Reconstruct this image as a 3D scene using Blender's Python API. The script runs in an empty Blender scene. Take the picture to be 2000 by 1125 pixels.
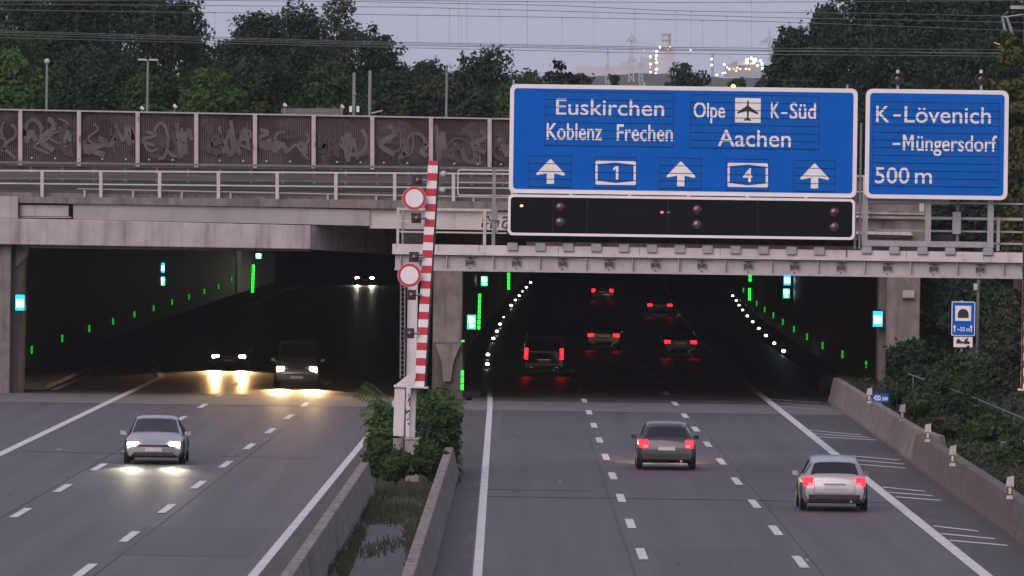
import bpy, bmesh, math, random
import numpy as np
from mathutils import Vector, Matrix

# ------------------------------------------------------------------ camera, sky, sun, exposure
scene = bpy.context.scene
C = scene.collection
F, HCAM, HORIZON, ROLL = 16000.0, 8.6, 370.0, math.radians(0.8)   # focal length in photo pixels (2000 px wide), eye height in metres
PITCH = math.atan((562.5 - HORIZON) / F)
cam_data = bpy.data.cameras.new('camera')
cam_data.sensor_width = 36.0
cam_data.lens = F / 2000.0 * 36.0
cam_data.clip_start = 1.0
cam_data.clip_end = 30000.0
cam = bpy.data.objects.new('camera', cam_data)
C.objects.link(cam)
RM = Matrix.Rotation(math.pi / 2 - PITCH, 3, 'X') @ Matrix.Rotation(ROLL, 3, 'Z')
cam.matrix_world = Matrix.Translation((0, 0, HCAM)) @ RM.to_4x4()
scene.camera = cam

SUN_EL, SUN_AZ = math.radians(30), math.radians(200)       # the bright western sky behind the camera, a little to its left
world = bpy.data.worlds.new('World')
scene.world = world
world.use_nodes = True
nt = world.node_tree
nt.nodes.clear()
w_out = nt.nodes.new('ShaderNodeOutputWorld')
w_bg = nt.nodes.new('ShaderNodeBackground')
w_sky = nt.nodes.new('ShaderNodeTexSky')
w_sky.sky_type = 'NISHITA'
w_sky.sun_disc = False
w_sky.sun_elevation = math.radians(4)
w_sky.sun_rotation = SUN_AZ
w_sky.air_density = 1.0
w_sky.dust_density = 2.0
w_sky.ozone_density = 2.5
w_mix = nt.nodes.new('ShaderNodeMix')
w_mix.data_type = 'RGBA'
w_mix.inputs[0].default_value = 0.86                      # a thin even cloud deck over the clear twilight sky
w_mix.inputs[7].default_value = (5.8, 6.0, 7.85, 1)
nt.links.new(w_sky.outputs[0], w_mix.inputs[6])
nt.links.new(w_mix.outputs[2], w_bg.inputs[0])
w_bg.inputs[1].default_value = 0.09
nt.links.new(w_bg.outputs[0], w_out.inputs[0])

sun_data = bpy.data.lights.new('sun', 'SUN')
sun_data.energy = 2.25
sun_data.angle = math.radians(50)
sun_data.color = (1.0, 0.81, 0.76)
sun = bpy.data.objects.new('sun', sun_data)
C.objects.link(sun)
sun.rotation_euler = Vector((math.sin(math.radians(-22)) * math.cos(SUN_EL), -math.cos(math.radians(-22)) * math.cos(SUN_EL), math.sin(SUN_EL))).to_track_quat('Z', 'Y').to_euler()

scene.render.engine = 'CYCLES'
scene.view_settings.view_transform = 'Standard'
scene.view_settings.look = 'None'
scene.view_settings.gamma = 1.0
scene.view_settings.exposure = 0.0
scene.cycles.use_denoising = True
scene.cycles.max_bounces = 6
scene.cycles.diffuse_bounces = 3
scene.cycles.glossy_bounces = 3
scene.cycles.transmission_bounces = 4
scene.cycles.volume_bounces = 1
scene.cycles.sample_clamp_indirect = 4.0
scene.cycles.caustics_reflective = False
scene.cycles.caustics_refractive = False

# ------------------------------------------------------------------ helpers
def ray(x, y):
    return RM @ Vector(((x - 1000) / F, (562.5 - y) / F, -1))
def at(x, y, Y):
    """the world point seen at photo pixel (x, y) at distance Y"""
    v = ray(x, y); t = Y / v.y
    return Vector((t * v.x, Y, HCAM + t * v.z))
def gr(x, y, z=0.0):
    v = ray(x, y); t = (z - HCAM) / v.z
    return Vector((t * v.x, t * v.y, z))
def ppm(Y):
    return F / Y

MATS = {}
def mk(name, c1, c2=None, scale=3.0, rough=0.7, metal=0.0, bump=0.0, stretch=(1, 1, 1), detail=5.0, spec=0.5, contrast=(0.35, 0.65), streak=None, coat=0.0):
    """a two-tone noise material with optional bump and dirt streaks"""
    m = bpy.data.materials.new(name)
    m.use_nodes = True
    n, l = m.node_tree.nodes, m.node_tree.links
    b = n['Principled BSDF']
    b.inputs['Roughness'].default_value = rough
    b.inputs['Metallic'].default_value = metal
    b.inputs['Specular IOR Level'].default_value = spec
    b.inputs['Coat Weight'].default_value = coat
    if c2 is None:
        c2 = tuple(v * 0.8 for v in c1)
    tc = n.new('ShaderNodeNewGeometry')
    mp = n.new('ShaderNodeMapping')
    mp.inputs['Scale'].default_value = stretch
    l.new(tc.outputs['Position'], mp.inputs[0])
    nz = n.new('ShaderNodeTexNoise')
    nz.inputs['Scale'].default_value = scale
    nz.inputs['Detail'].default_value = detail
    nz.inputs['Roughness'].default_value = 0.65
    l.new(mp.outputs[0], nz.inputs['Vector'])
    rp = n.new('ShaderNodeValToRGB')
    rp.color_ramp.elements[0].position = contrast[0]
    rp.color_ramp.elements[1].position = contrast[1]
    rp.color_ramp.elements[0].color = (*c1, 1)
    rp.color_ramp.elements[1].color = (*c2, 1)
    l.new(nz.outputs[0], rp.inputs[0])
    col = rp.outputs[0]
    if streak:
        sc, sstretch, scol, lo, hi = streak
        mp2 = n.new('ShaderNodeMapping')
        mp2.inputs['Scale'].default_value = sstretch
        l.new(tc.outputs['Position'], mp2.inputs[0])
        n2 = n.new('ShaderNodeTexNoise')
        n2.inputs['Scale'].default_value = sc
        n2.inputs['Detail'].default_value = 6
        l.new(mp2.outputs[0], n2.inputs['Vector'])
        r2 = n.new('ShaderNodeValToRGB')
        r2.color_ramp.elements[0].position = lo
        r2.color_ramp.elements[1].position = hi
        r2.color_ramp.elements[0].color = (0, 0, 0, 1)
        r2.color_ramp.elements[1].color = (1, 1, 1, 1)
        l.new(n2.outputs[0], r2.inputs[0])
        mx = n.new('ShaderNodeMix')
        mx.data_type = 'RGBA'
        l.new(r2.outputs[0], mx.inputs[0])
        l.new(col, mx.inputs[6])
        mx.inputs[7].default_value = (*scol, 1)
        col = mx.outputs[2]
    l.new(col, b.inputs['Base Color'])
    if bump:
        bp = n.new('ShaderNodeBump')
        bp.inputs['Strength'].default_value = bump
        bp.inputs['Distance'].default_value = 0.02
        l.new(nz.outputs[0], bp.inputs['Height'])
        l.new(bp.outputs[0], b.inputs['Normal'])
    MATS[name] = m
    return m
def emit(name, col, strength, base=None):
    m = bpy.data.materials.new(name)
    m.use_nodes = True
    b = m.node_tree.nodes['Principled BSDF']
    b.inputs['Base Color'].default_value = (*(base or col), 1)
    b.inputs['Emission Color'].default_value = (*col, 1)
    b.inputs['Emission Strength'].default_value = strength
    b.inputs['Roughness'].default_value = 0.3
    MATS[name] = m
    return m

ROOT = {}
class MB:
    def __init__(s):
        s.v, s.f = [], []
    def quad(s, *p):
        n = len(s.v); s.v += [tuple(q) for q in p]; s.f.append(tuple(range(n, n + len(p)))); return s
    def box(s, x0, x1, y0, y1, z0, z1):
        n = len(s.v)
        s.v += [(x, y, z) for z in (z0, z1) for y in (y0, y1) for x in (x0, x1)]
        for f in ((0, 2, 3, 1), (4, 5, 7, 6), (0, 1, 5, 4), (2, 6, 7, 3), (0, 4, 6, 2), (1, 3, 7, 5)):
            s.f.append(tuple(n + i for i in f))
        return s
    def prism(s, front, back):
        """two matching outlines joined: front faces the viewer"""
        n, k = len(s.v), len(front)
        s.v += [tuple(p) for p in front] + [tuple(p) for p in back]
        s.f.append(tuple(range(n, n + k)))
        s.f.append(tuple(range(n + 2 * k - 1, n + k - 1, -1)))
        for i in range(k):
            j = (i + 1) % k
            s.f.append((n + j, n + i, n + k + i, n + k + j))
        return s
    def ext(s, pts, d):
        """outline of world points pushed back by d metres along +Y"""
        return s.prism(pts, [(p[0], p[1] + d, p[2]) for p in pts])
    def px(s, poly, Y, d):
        return s.ext([at(x, y, Y) for x, y in poly], d)
    def rect(s, x0, y0, x1, y1, Y, d):
        xm, ym = (x0 + x1) / 2, (y0 + y1) / 2
        a, b, c, e = at(x0, ym, Y).x, at(x1, ym, Y).x, at(xm, y1, Y).z, at(xm, y0, Y).z
        return s.box(a, b, Y, Y + d, c, e)
    def tube(s, p, q, r, n=6, r2=None):
        p, q = Vector(p), Vector(q)
        r2 = r if r2 is None else r2
        d = (q - p).normalized()
        a = d.orthogonal().normalized(); b = d.cross(a)
        k = len(s.v)
        for c, rr in ((p, r), (q, r2)):
            for i in range(n):
                t = 2 * math.pi * i / n
                s.v.append(tuple(c + rr * (math.cos(t) * a + math.sin(t) * b)))
        for i in range(n):
            j = (i + 1) % n
            s.f.append((k + i, k + j, k + n + j, k + n + i))
        s.f.append(tuple(k + i for i in range(n - 1, -1, -1)))
        s.f.append(tuple(k + n + i for i in range(n)))
        return s
    def disc(s, c, r, d, n=24, axis='Y'):
        c = Vector(c)
        f = []
        for i in range(n):
            t = 2 * math.pi * i / n
            f.append((c.x + r * math.cos(t), c.y, c.z + r * math.sin(t)) if axis == 'Y' else (c.x, c.y + r * math.cos(t), c.z + r * math.sin(t)))
        off = (0, d, 0) if axis == 'Y' else (d, 0, 0)
        return s.prism(f, [(p[0] + off[0], p[1] + off[1], p[2] + off[2]) for p in f])
    def dome(s, c, r, sy=1.0, n=12, m=5, sz=1.0):
        """hemisphere bulging towards -Y"""
        k = len(s.v)
        for j in range(m):
            a = math.pi / 2 * j / m
            for i in range(n):
                t = 2 * math.pi * i / n
                s.v.append((c[0] + r * math.cos(a) * math.cos(t), c[1] - r * sy * math.sin(a), c[2] + r * sz * math.cos(a) * math.sin(t)))
        s.v.append((c[0], c[1] - r * sy, c[2]))
        for j in range(m - 1):
            for i in range(n):
                i2 = (i + 1) % n
                s.f.append((k + j * n + i, k + j * n + i2, k + (j + 1) * n + i2, k + (j + 1) * n + i))
        for i in range(n):
            s.f.append((k + (m - 1) * n + i, k + (m - 1) * n + (i + 1) % n, k + m * n))
        return s
    def sphere(s, c, r, n=8, m=6):
        k = len(s.v)
        s.v.append((c[0], c[1], c[2] - r))
        for j in range(1, m):
            a = -math.pi / 2 + math.pi * j / m
            for i in range(n):
                t = 2 * math.pi * i / n
                s.v.append((c[0] + r * math.cos(a) * math.cos(t), c[1] + r * math.cos(a) * math.sin(t), c[2] + r * math.sin(a)))
        s.v.append((c[0], c[1], c[2] + r))
        e = len(s.v) - 1
        for i in range(n):
            i2 = (i + 1) % n
            s.f.append((k, k + 1 + i2, k + 1 + i))
            s.f.append((e, e - n + i, e - n + i2))
            for j in range(m - 2):
                s.f.append((k + 1 + j * n + i, k + 1 + j * n + i2, k + 1 + (j + 1) * n + i2, k + 1 + (j + 1) * n + i))
        return s
    def mesh(s, name, mat, off=(0, 0, 0), smooth=False, bevel=0):
        me = bpy.data.meshes.new(name)
        me.from_pydata([(a - off[0], b - off[1], c - off[2]) for a, b, c in s.v], [], s.f)
        bm = bmesh.new(); bm.from_mesh(me)
        bmesh.ops.recalc_face_normals(bm, faces=bm.faces)
        if bevel:
            bmesh.ops.bevel(bm, geom=[e for e in bm.edges if len(e.link_faces) == 2 and e.calc_face_angle(0) > 0.5], offset=bevel, segments=1, affect='EDGES')
        bm.to_mesh(me); bm.free()
        if mat is not None:
            me.materials.append(MATS[mat] if isinstance(mat, str) else mat)
        if smooth:
            for p in me.polygons: p.use_smooth = True
            me.set_sharp_from_angle(angle=math.radians(40))
        return me
    def build(s, name, mat, parent=None, smooth=False, bevel=0):
        o = bpy.data.objects.new(name, s.mesh(name, mat, ROOT.get(parent.name, (0, 0, 0)) if parent else (0, 0, 0), smooth, bevel))
        C.objects.link(o)
        if parent:
            o.parent = parent
            ROOT[o.name] = ROOT.get(parent.name, (0, 0, 0))
        return o

def tag(o, label=None, cat=None, group=None, kind=None):
    if label: o['label'] = label
    if cat: o['category'] = cat
    if group: o['group'] = group
    if kind: o['kind'] = kind
    return o
def thing(name, label, cat, loc=(0, 0, 0), group=None):
    o = bpy.data.objects.new(name, None)
    C.objects.link(o)
    o.empty_display_size = 0.2
    o.location = loc
    ROOT[o.name] = tuple(loc)
    return tag(o, label, cat, group)
def link(name, me, parent=None, loc=(0, 0, 0)):
    o = bpy.data.objects.new(name, me)
    C.objects.link(o)
    o.location = loc
    if parent:
        o.parent = parent
        ROOT[o.name] = ROOT.get(parent.name, (0, 0, 0))
    return o
def copy_tree(o, parent=None):
    c = o.copy()
    C.objects.link(c)
    c.parent = parent
    for ch in list(o.children):
        copy_tree(ch, c)
    return c
ORD = 'first second third fourth fifth sixth seventh eighth ninth tenth eleventh twelfth thirteenth fourteenth fifteenth sixteenth'.split()
def lerp(pts, y):
    """piecewise linear x(y)"""
    if y <= pts[0][0]: return pts[0][1] + (y - pts[0][0]) * (pts[1][1] - pts[0][1]) / (pts[1][0] - pts[0][0])
    for (a, b), (c, d) in zip(pts, pts[1:]):
        if y <= c: return b + (d - b) * (y - a) / (c - a)
    return pts[-1][1]

# ------------------------------------------------------------------ materials
mk('asphalt', (0.060, 0.054, 0.058), (0.076, 0.069, 0.074), 0.9, 0.62, stretch=(1, 0.12, 1), bump=0.0, streak=(1.0, (1.3, 0.016, 1), (0.045, 0.041, 0.044), 0.46, 0.74))
mk('asphalt_old', (0.058, 0.050, 0.048), (0.040, 0.036, 0.037), 0.8, 0.75, stretch=(1, 0.15, 1), streak=(2.5, (1.0, 0.06, 1), (0.075, 0.064, 0.058), 0.55, 0.7))
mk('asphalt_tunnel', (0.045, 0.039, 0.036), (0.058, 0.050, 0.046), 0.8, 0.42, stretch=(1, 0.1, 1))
mk('concrete_road', (0.115, 0.105, 0.108), (0.15, 0.14, 0.14), 1.2, 0.7, stretch=(1, 0.3, 1))
mk('paint_white', (0.62, 0.60, 0.60), (0.48, 0.46, 0.46), 2.5, 0.6, stretch=(1, 0.3, 1))
mk('paint_worn', (0.42, 0.40, 0.40), (0.30, 0.285, 0.285), 2.5, 0.7)
mk('seam', (0.032, 0.030, 0.031), None, 2, 0.6)
mk('soil', (0.045, 0.036, 0.026), (0.022, 0.020, 0.015), 1.6, 0.9, bump=0.4, streak=(2.2, (1, 0.5, 1), (0.035, 0.045, 0.018), 0.5, 0.62))
mk('grass_ground', (0.035, 0.045, 0.022), (0.022, 0.028, 0.014), 0.8, 0.95, bump=0.3)
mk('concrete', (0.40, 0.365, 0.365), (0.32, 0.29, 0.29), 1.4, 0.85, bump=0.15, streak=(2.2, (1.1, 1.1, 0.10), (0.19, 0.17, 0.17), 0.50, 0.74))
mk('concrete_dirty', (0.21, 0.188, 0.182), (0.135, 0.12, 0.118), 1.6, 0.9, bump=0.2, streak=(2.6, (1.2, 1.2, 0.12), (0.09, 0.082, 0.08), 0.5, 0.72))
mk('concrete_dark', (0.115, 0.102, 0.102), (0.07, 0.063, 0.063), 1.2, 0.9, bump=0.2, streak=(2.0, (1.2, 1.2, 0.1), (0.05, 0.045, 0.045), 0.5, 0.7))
mk('barrier_concrete', (0.235, 0.198, 0.185), (0.175, 0.148, 0.140), 1.3, 0.85, bump=0.15, streak=(3.0, (1.4, 0.5, 0.14), (0.072, 0.064, 0.062), 0.5, 0.72))
mk('barrier_brown', (0.125, 0.102, 0.096), (0.096, 0.080, 0.076), 1.4, 0.85, bump=0.15, streak=(3.0, (1.2, 0.5, 0.14), (0.05, 0.043, 0.042), 0.5, 0.75))
mk('girder_paint', (0.30, 0.29, 0.31), (0.25, 0.24, 0.25), 0.7, 0.6, streak=(1.6, (0.8, 0.8, 0.2), (0.21, 0.195, 0.20), 0.55, 0.75))
mk('white_panel', (0.50, 0.475, 0.475), (0.42, 0.395, 0.39), 1.4, 0.7, streak=(2.4, (1.2, 1.2, 0.2), (0.30, 0.275, 0.27), 0.58, 0.78))
mk('graffiti_black', (0.03, 0.028, 0.03), (0.06, 0.055, 0.055), 5, 0.6)
mk('graffiti_cyan', (0.10, 0.30, 0.36), (0.16, 0.22, 0.24), 7, 0.7)
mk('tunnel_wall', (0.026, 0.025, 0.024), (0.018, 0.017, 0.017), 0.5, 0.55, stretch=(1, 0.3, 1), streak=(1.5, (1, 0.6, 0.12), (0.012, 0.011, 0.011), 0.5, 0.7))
mk('galvanised', (0.34, 0.34, 0.36), (0.27, 0.27, 0.29), 4, 0.5, metal=0.35)
mk('galvanised_dark', (0.16, 0.165, 0.18), (0.12, 0.125, 0.135), 4, 0.5, metal=0.35)
mk('gantry_grey', (0.40, 0.385, 0.40), (0.34, 0.325, 0.34), 1.6, 0.5, streak=(2.6, (1.1, 1.1, 0.25), (0.25, 0.235, 0.24), 0.56, 0.75))
mk('flange_pale', (0.56, 0.53, 0.54), (0.47, 0.44, 0.45), 1.8, 0.5, streak=(3.0, (1.1, 1.1, 0.4), (0.34, 0.31, 0.31), 0.58, 0.76))
mk('clamp_dark', (0.10, 0.095, 0.10), (0.06, 0.055, 0.06), 5, 0.6)
mk('rail_white', (0.50, 0.47, 0.47), (0.40, 0.375, 0.375), 3, 0.55)
mk('rail_teal', (0.13, 0.15, 0.165), (0.10, 0.115, 0.13), 3, 0.6, metal=0.2)
mk('track_brown', (0.115, 0.095, 0.088), (0.075, 0.062, 0.06), 2, 0.9, stretch=(0.4, 1, 2))
mk('ballast', (0.085, 0.075, 0.07), (0.045, 0.04, 0.038), 9, 0.95, bump=0.6)
mk('track_dark', (0.055, 0.06, 0.06), (0.035, 0.037, 0.038), 1.2, 0.9, stretch=(0.3, 1, 2))
mk('post_concrete', (0.46, 0.41, 0.41), (0.38, 0.335, 0.335), 2.5, 0.8, streak=(3.0, (1.5, 1.5, 0.4), (0.16, 0.14, 0.14), 0.60, 0.68))
mk('blue_sign', (0.001, 0.100, 0.46), (0.002, 0.112, 0.51), 0.9, 0.5, spec=0.08)
mk('blue_slat', (0.003, 0.108, 0.46), (0.002, 0.100, 0.43), 0.9, 0.5, spec=0.08, stretch=(1, 1, 2))
mk('sign_gap', (0.004, 0.012, 0.05), None, 1, 0.8)
mk('sign_white', (0.78, 0.75, 0.77), (0.71, 0.68, 0.70), 1.2, 0.45)
mk('sign_red', (0.52, 0.022, 0.045), (0.45, 0.02, 0.04), 3, 0.45)
mk('sign_black', (0.012, 0.012, 0.013), None, 3, 0.5)
mk('matrix_black', (0.003, 0.004, 0.006), (0.005, 0.006, 0.009), 0.5, 0.7, spec=0.12)
mk('lens_red', (0.10, 0.016, 0.02), (0.07, 0.012, 0.015), 6, 0.15, coat=0.5)
mk('lens_brown', (0.075, 0.045, 0.04), (0.05, 0.03, 0.028), 6, 0.15, coat=0.5)
mk('lamp_black', (0.012, 0.010, 0.010), (0.022, 0.014, 0.014), 4, 0.4)
mk('white_metal', (0.62, 0.585, 0.61), (0.54, 0.505, 0.53), 1.5, 0.4, streak=(3.0, (1.2, 1.2, 0.3), (0.40, 0.37, 0.38), 0.62, 0.78))
mk('cabinet_grey', (0.27, 0.25, 0.235), (0.20, 0.19, 0.175), 4, 0.6, streak=(5.0, (1, 1, 0.5), (0.11, 0.085, 0.075), 0.6, 0.7))
mk('reflector_cream', (0.60, 0.50, 0.36), (0.5, 0.42, 0.30), 5, 0.3)
mk('post_white', (0.48, 0.46, 0.44), (0.36, 0.34, 0.325), 6, 0.5)
mk('bark', (0.055, 0.043, 0.033), (0.035, 0.027, 0.021), 6, 0.95, bump=0.5, stretch=(1, 1, 0.25))
mk('mast_grey', (0.24, 0.24, 0.26), (0.18, 0.18, 0.195), 3, 0.5, metal=0.2)
mk('plant_pale', (0.56, 0.55, 0.58), (0.48, 0.47, 0.50), 0.05, 0.8)
mk('plant_grey', (0.34, 0.34, 0.35), (0.26, 0.26, 0.27), 0.08, 0.8)
mk('pylon_steel', (0.46, 0.47, 0.50), None, 1, 0.6)
mk('wire', (0.12, 0.12, 0.13), None, 1, 0.6)
mk('rubber', (0.012, 0.012, 0.013), None, 8, 0.85)
mk('alloy', (0.42, 0.42, 0.44), (0.34, 0.34, 0.36), 6, 0.3, metal=0.8)
mk('plastic_black', (0.015, 0.015, 0.016), None, 8, 0.55)
mk('plate_white', (0.55, 0.55, 0.53), None, 8, 0.4)
mk('car_silver', (0.34, 0.34, 0.36), (0.32, 0.32, 0.34), 2, 0.32, metal=0.5, coat=0.6)
mk('car_dark', (0.030, 0.031, 0.036), (0.027, 0.028, 0.032), 2, 0.32, metal=0.3, coat=0.6)
mk('car_grey', (0.115, 0.118, 0.125), (0.105, 0.108, 0.115), 2, 0.32, metal=0.4, coat=0.6)
mk('car_red', (0.16, 0.018, 0.02), (0.14, 0.016, 0.018), 2, 0.32, metal=0.3, coat=0.6)
mk('car_blue', (0.022, 0.032, 0.065), (0.02, 0.028, 0.058), 2, 0.32, metal=0.3, coat=0.6)
mk('car_white', (0.60, 0.58, 0.58), (0.56, 0.54, 0.54), 2, 0.35, coat=0.6)
mk('car_glass', (0.010, 0.011, 0.012), None, 2, 0.08, spec=0.6)
mk('puddle', (0.050, 0.046, 0.048), (0.026, 0.024, 0.022), 1.6, 0.6, stretch=(1, 0.35, 1))
emit('tail_red', (1.0, 0.006, 0.012), 9.0)
emit('tail_amber', (1.0, 0.30, 0.01), 14.0)
emit('head_warm', (1.0, 0.74, 0.40), 90.0)
emit('head_white', (1.0, 0.95, 0.72), 90.0)
emit('light_green', (0.015, 1.0, 0.045), 2.2)
emit('light_green_soft', (0.015, 0.75, 0.05), 0.28)
emit('marker_green', (0.015, 0.85, 0.05), 0.75)
emit('light_green_sign', (0.03, 0.75, 0.36), 1.4)
emit('light_blue', (0.0, 0.46, 1.0), 2.6)
emit('light_white', (0.80, 0.95, 1.0), 9.0)
emit('guide_white', (1.0, 0.93, 0.86), 9.0)
emit('plant_lamp', (1.0, 0.93, 0.76), 2.4)
emit('plant_lamp_warm', (1.0, 0.66, 0.30), 1.6)
emit('led_orange', (1.0, 0.45, 0.12), 8.0)
emit('led_red', (1.0, 0.06, 0.10), 5.0)

def wheel_tracks(m, edge, slope):
    '''darker polished bands where the wheels run, 3.65 m lanes starting at edge'''
    n, l = m.node_tree.nodes, m.node_tree.links
    b = n['Principled BSDF']
    src = b.inputs['Base Color'].links[0].from_socket
    geo = n.new('ShaderNodeNewGeometry'); sp = n.new('ShaderNodeSeparateXYZ')
    l.new(geo.outputs['Position'], sp.inputs[0])
    def mth(op, a, v=None, c=None):
        q = n.new('ShaderNodeMath'); q.operation = op
        l.new(a, q.inputs[0])
        if v is not None:
            if isinstance(v, float): q.inputs[1].default_value = v
            else: l.new(v, q.inputs[1])
        if c is not None: q.inputs[2].default_value = c
        return q.outputs[0]
    sx = mth('MULTIPLY_ADD', sp.outputs['Y'], -slope, 250 * slope)
    x = mth('ADD', sp.outputs['X'], sx)
    f = mth('FRACT', mth('DIVIDE', mth('SUBTRACT', x, edge), 3.65))
    d = mth('ABSOLUTE', mth('SUBTRACT', mth('ABSOLUTE', mth('SUBTRACT', f, .5)), .21))
    r = n.new('ShaderNodeValToRGB')
    r.color_ramp.elements[0].position = .02; r.color_ramp.elements[0].color = (1, 1, 1, 1)
    r.color_ramp.elements[1].position = .13; r.color_ramp.elements[1].color = (0, 0, 0, 1)
    l.new(d, r.inputs[0])
    mp = n.new('ShaderNodeMapping'); mp.inputs['Scale'].default_value = (.25, .02, 1)
    l.new(geo.outputs['Position'], mp.inputs[0])
    nz = n.new('ShaderNodeTexNoise'); nz.inputs['Scale'].default_value = 1.0; nz.inputs['Detail'].default_value = 4
    l.new(mp.outputs[0], nz.inputs['Vector'])
    k = mth('MULTIPLY', mth('MULTIPLY', r.outputs[0], nz.outputs[0]), .75)
    mx = n.new('ShaderNodeMix'); mx.data_type = 'RGBA'
    l.new(k, mx.inputs[0]); l.new(src, mx.inputs[6]); mx.inputs[7].default_value = (0.036, 0.033, 0.035, 1)
    # coarse aggregate
    n2 = n.new('ShaderNodeTexNoise'); n2.inputs['Scale'].default_value = 7.0; n2.inputs['Detail'].default_value = 6; n2.inputs['Roughness'].default_value = .8
    mp2 = n.new('ShaderNodeMapping'); mp2.inputs['Scale'].default_value = (1, .2, 1)
    l.new(geo.outputs['Position'], mp2.inputs[0]); l.new(mp2.outputs[0], n2.inputs['Vector'])
    v = mth('MULTIPLY_ADD', n2.outputs[0], .9, .55)
    mv = n.new('ShaderNodeVectorMath'); mv.operation = 'SCALE'
    l.new(mx.outputs[2], mv.inputs[0]); l.new(v, mv.inputs['Scale'])
    l.new(mv.outputs[0], b.inputs['Base Color'])
_ap = ((0.060, 0.054, 0.058), (0.076, 0.069, 0.074), 0.9, 0.62)
mk('asphalt_left', *_ap, stretch=(1, 0.12, 1), streak=(1.0, (1.3, 0.016, 1), (0.045, 0.041, 0.044), 0.46, 0.74))
wheel_tracks(MATS['asphalt'], -0.65, 0.0)
wheel_tracks(MATS['asphalt_left'], -5.15, 0.0085)
def noise_panel():
    """dark ribbed panel with pale sprayed scrawls"""
    m = mk('noise_panel', (0.098, 0.080, 0.080), (0.064, 0.053, 0.053), 1.1, 0.9, stretch=(1, 1, 0.5))
    n, l = m.node_tree.nodes, m.node_tree.links
    b = n['Principled BSDF']
    src = b.inputs['Base Color'].links[0].from_socket
    geo = n.new('ShaderNodeNewGeometry')
    mp = n.new('ShaderNodeMapping')
    mp.inputs['Scale'].default_value = (0.62, 0.0, 0.8)
    l.new(geo.outputs['Position'], mp.inputs[0])
    dn = n.new('ShaderNodeTexNoise'); dn.inputs['Scale'].default_value = 1.6; dn.inputs['Detail'].default_value = 2
    l.new(mp.outputs[0], dn.inputs['Vector'])
    ad = n.new('ShaderNodeVectorMath'); ad.operation = 'MULTIPLY_ADD'
    ad.inputs[1].default_value = (1.4, 0, 1.4)
    l.new(dn.outputs['Color'], ad.inputs[0]); l.new(mp.outputs[0], ad.inputs[2])
    vo = n.new('ShaderNodeTexVoronoi'); vo.feature = 'DISTANCE_TO_EDGE'; vo.inputs['Scale'].default_value = 1.1
    l.new(ad.outputs[0], vo.inputs['Vector'])
    r1 = n.new('ShaderNodeValToRGB')
    r1.color_ramp.elements[0].position = 0.025; r1.color_ramp.elements[0].color = (1, 1, 1, 1)
    r1.color_ramp.elements[1].position = 0.09; r1.color_ramp.elements[1].color = (0, 0, 0, 1)
    l.new(vo.outputs['Distance'], r1.inputs[0])
    n2 = n.new('ShaderNodeTexNoise'); n2.inputs['Scale'].default_value = 1.3; n2.inputs['Detail'].default_value = 3
    l.new(mp.outputs[0], n2.inputs['Vector'])
    r2 = n.new('ShaderNodeValToRGB')
    r2.color_ramp.elements[0].position = 0.36; r2.color_ramp.elements[1].position = 0.58
    l.new(n2.outputs[0], r2.inputs[0])
    mu = n.new('ShaderNodeMath'); mu.operation = 'MULTIPLY'
    l.new(r1.outputs[0], mu.inputs[0]); l.new(r2.outputs[0], mu.inputs[1])
    s1 = n.new('ShaderNodeMath'); s1.operation = 'MULTIPLY'; s1.inputs[1].default_value = 0.3
    l.new(mu.outputs[0], s1.inputs[0])
    mx = n.new('ShaderNodeMix'); mx.data_type = 'RGBA'
    l.new(s1.outputs[0], mx.inputs[0]); l.new(src, mx.inputs[6]); mx.inputs[7].default_value = (0.34, 0.30, 0.315, 1)
    mx2 = n.new('ShaderNodeMix'); mx2.data_type = 'RGBA'
    s2 = n.new('ShaderNodeMath'); s2.operation = 'MULTIPLY'; s2.inputs[1].default_value = 0.5
    n3 = n.new('ShaderNodeTexNoise'); n3.inputs['Scale'].default_value = 0.9; n3.inputs['Detail'].default_value = 2
    l.new(ad.outputs[0], n3.inputs['Vector'])
    r3 = n.new('ShaderNodeValToRGB'); r3.color_ramp.elements[0].position = 0.47; r3.color_ramp.elements[1].position = 0.53
    l.new(n3.outputs[0], r3.inputs[0]); l.new(r3.outputs[0], s2.inputs[0])
    l.new(s2.outputs[0], mx2.inputs[0]); l.new(mx.outputs[2], mx2.inputs[6]); mx2.inputs[7].default_value = (0.15, 0.125, 0.14, 1)
    l.new(mx2.outputs[2], b.inputs['Base Color'])
noise_panel()

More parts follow.
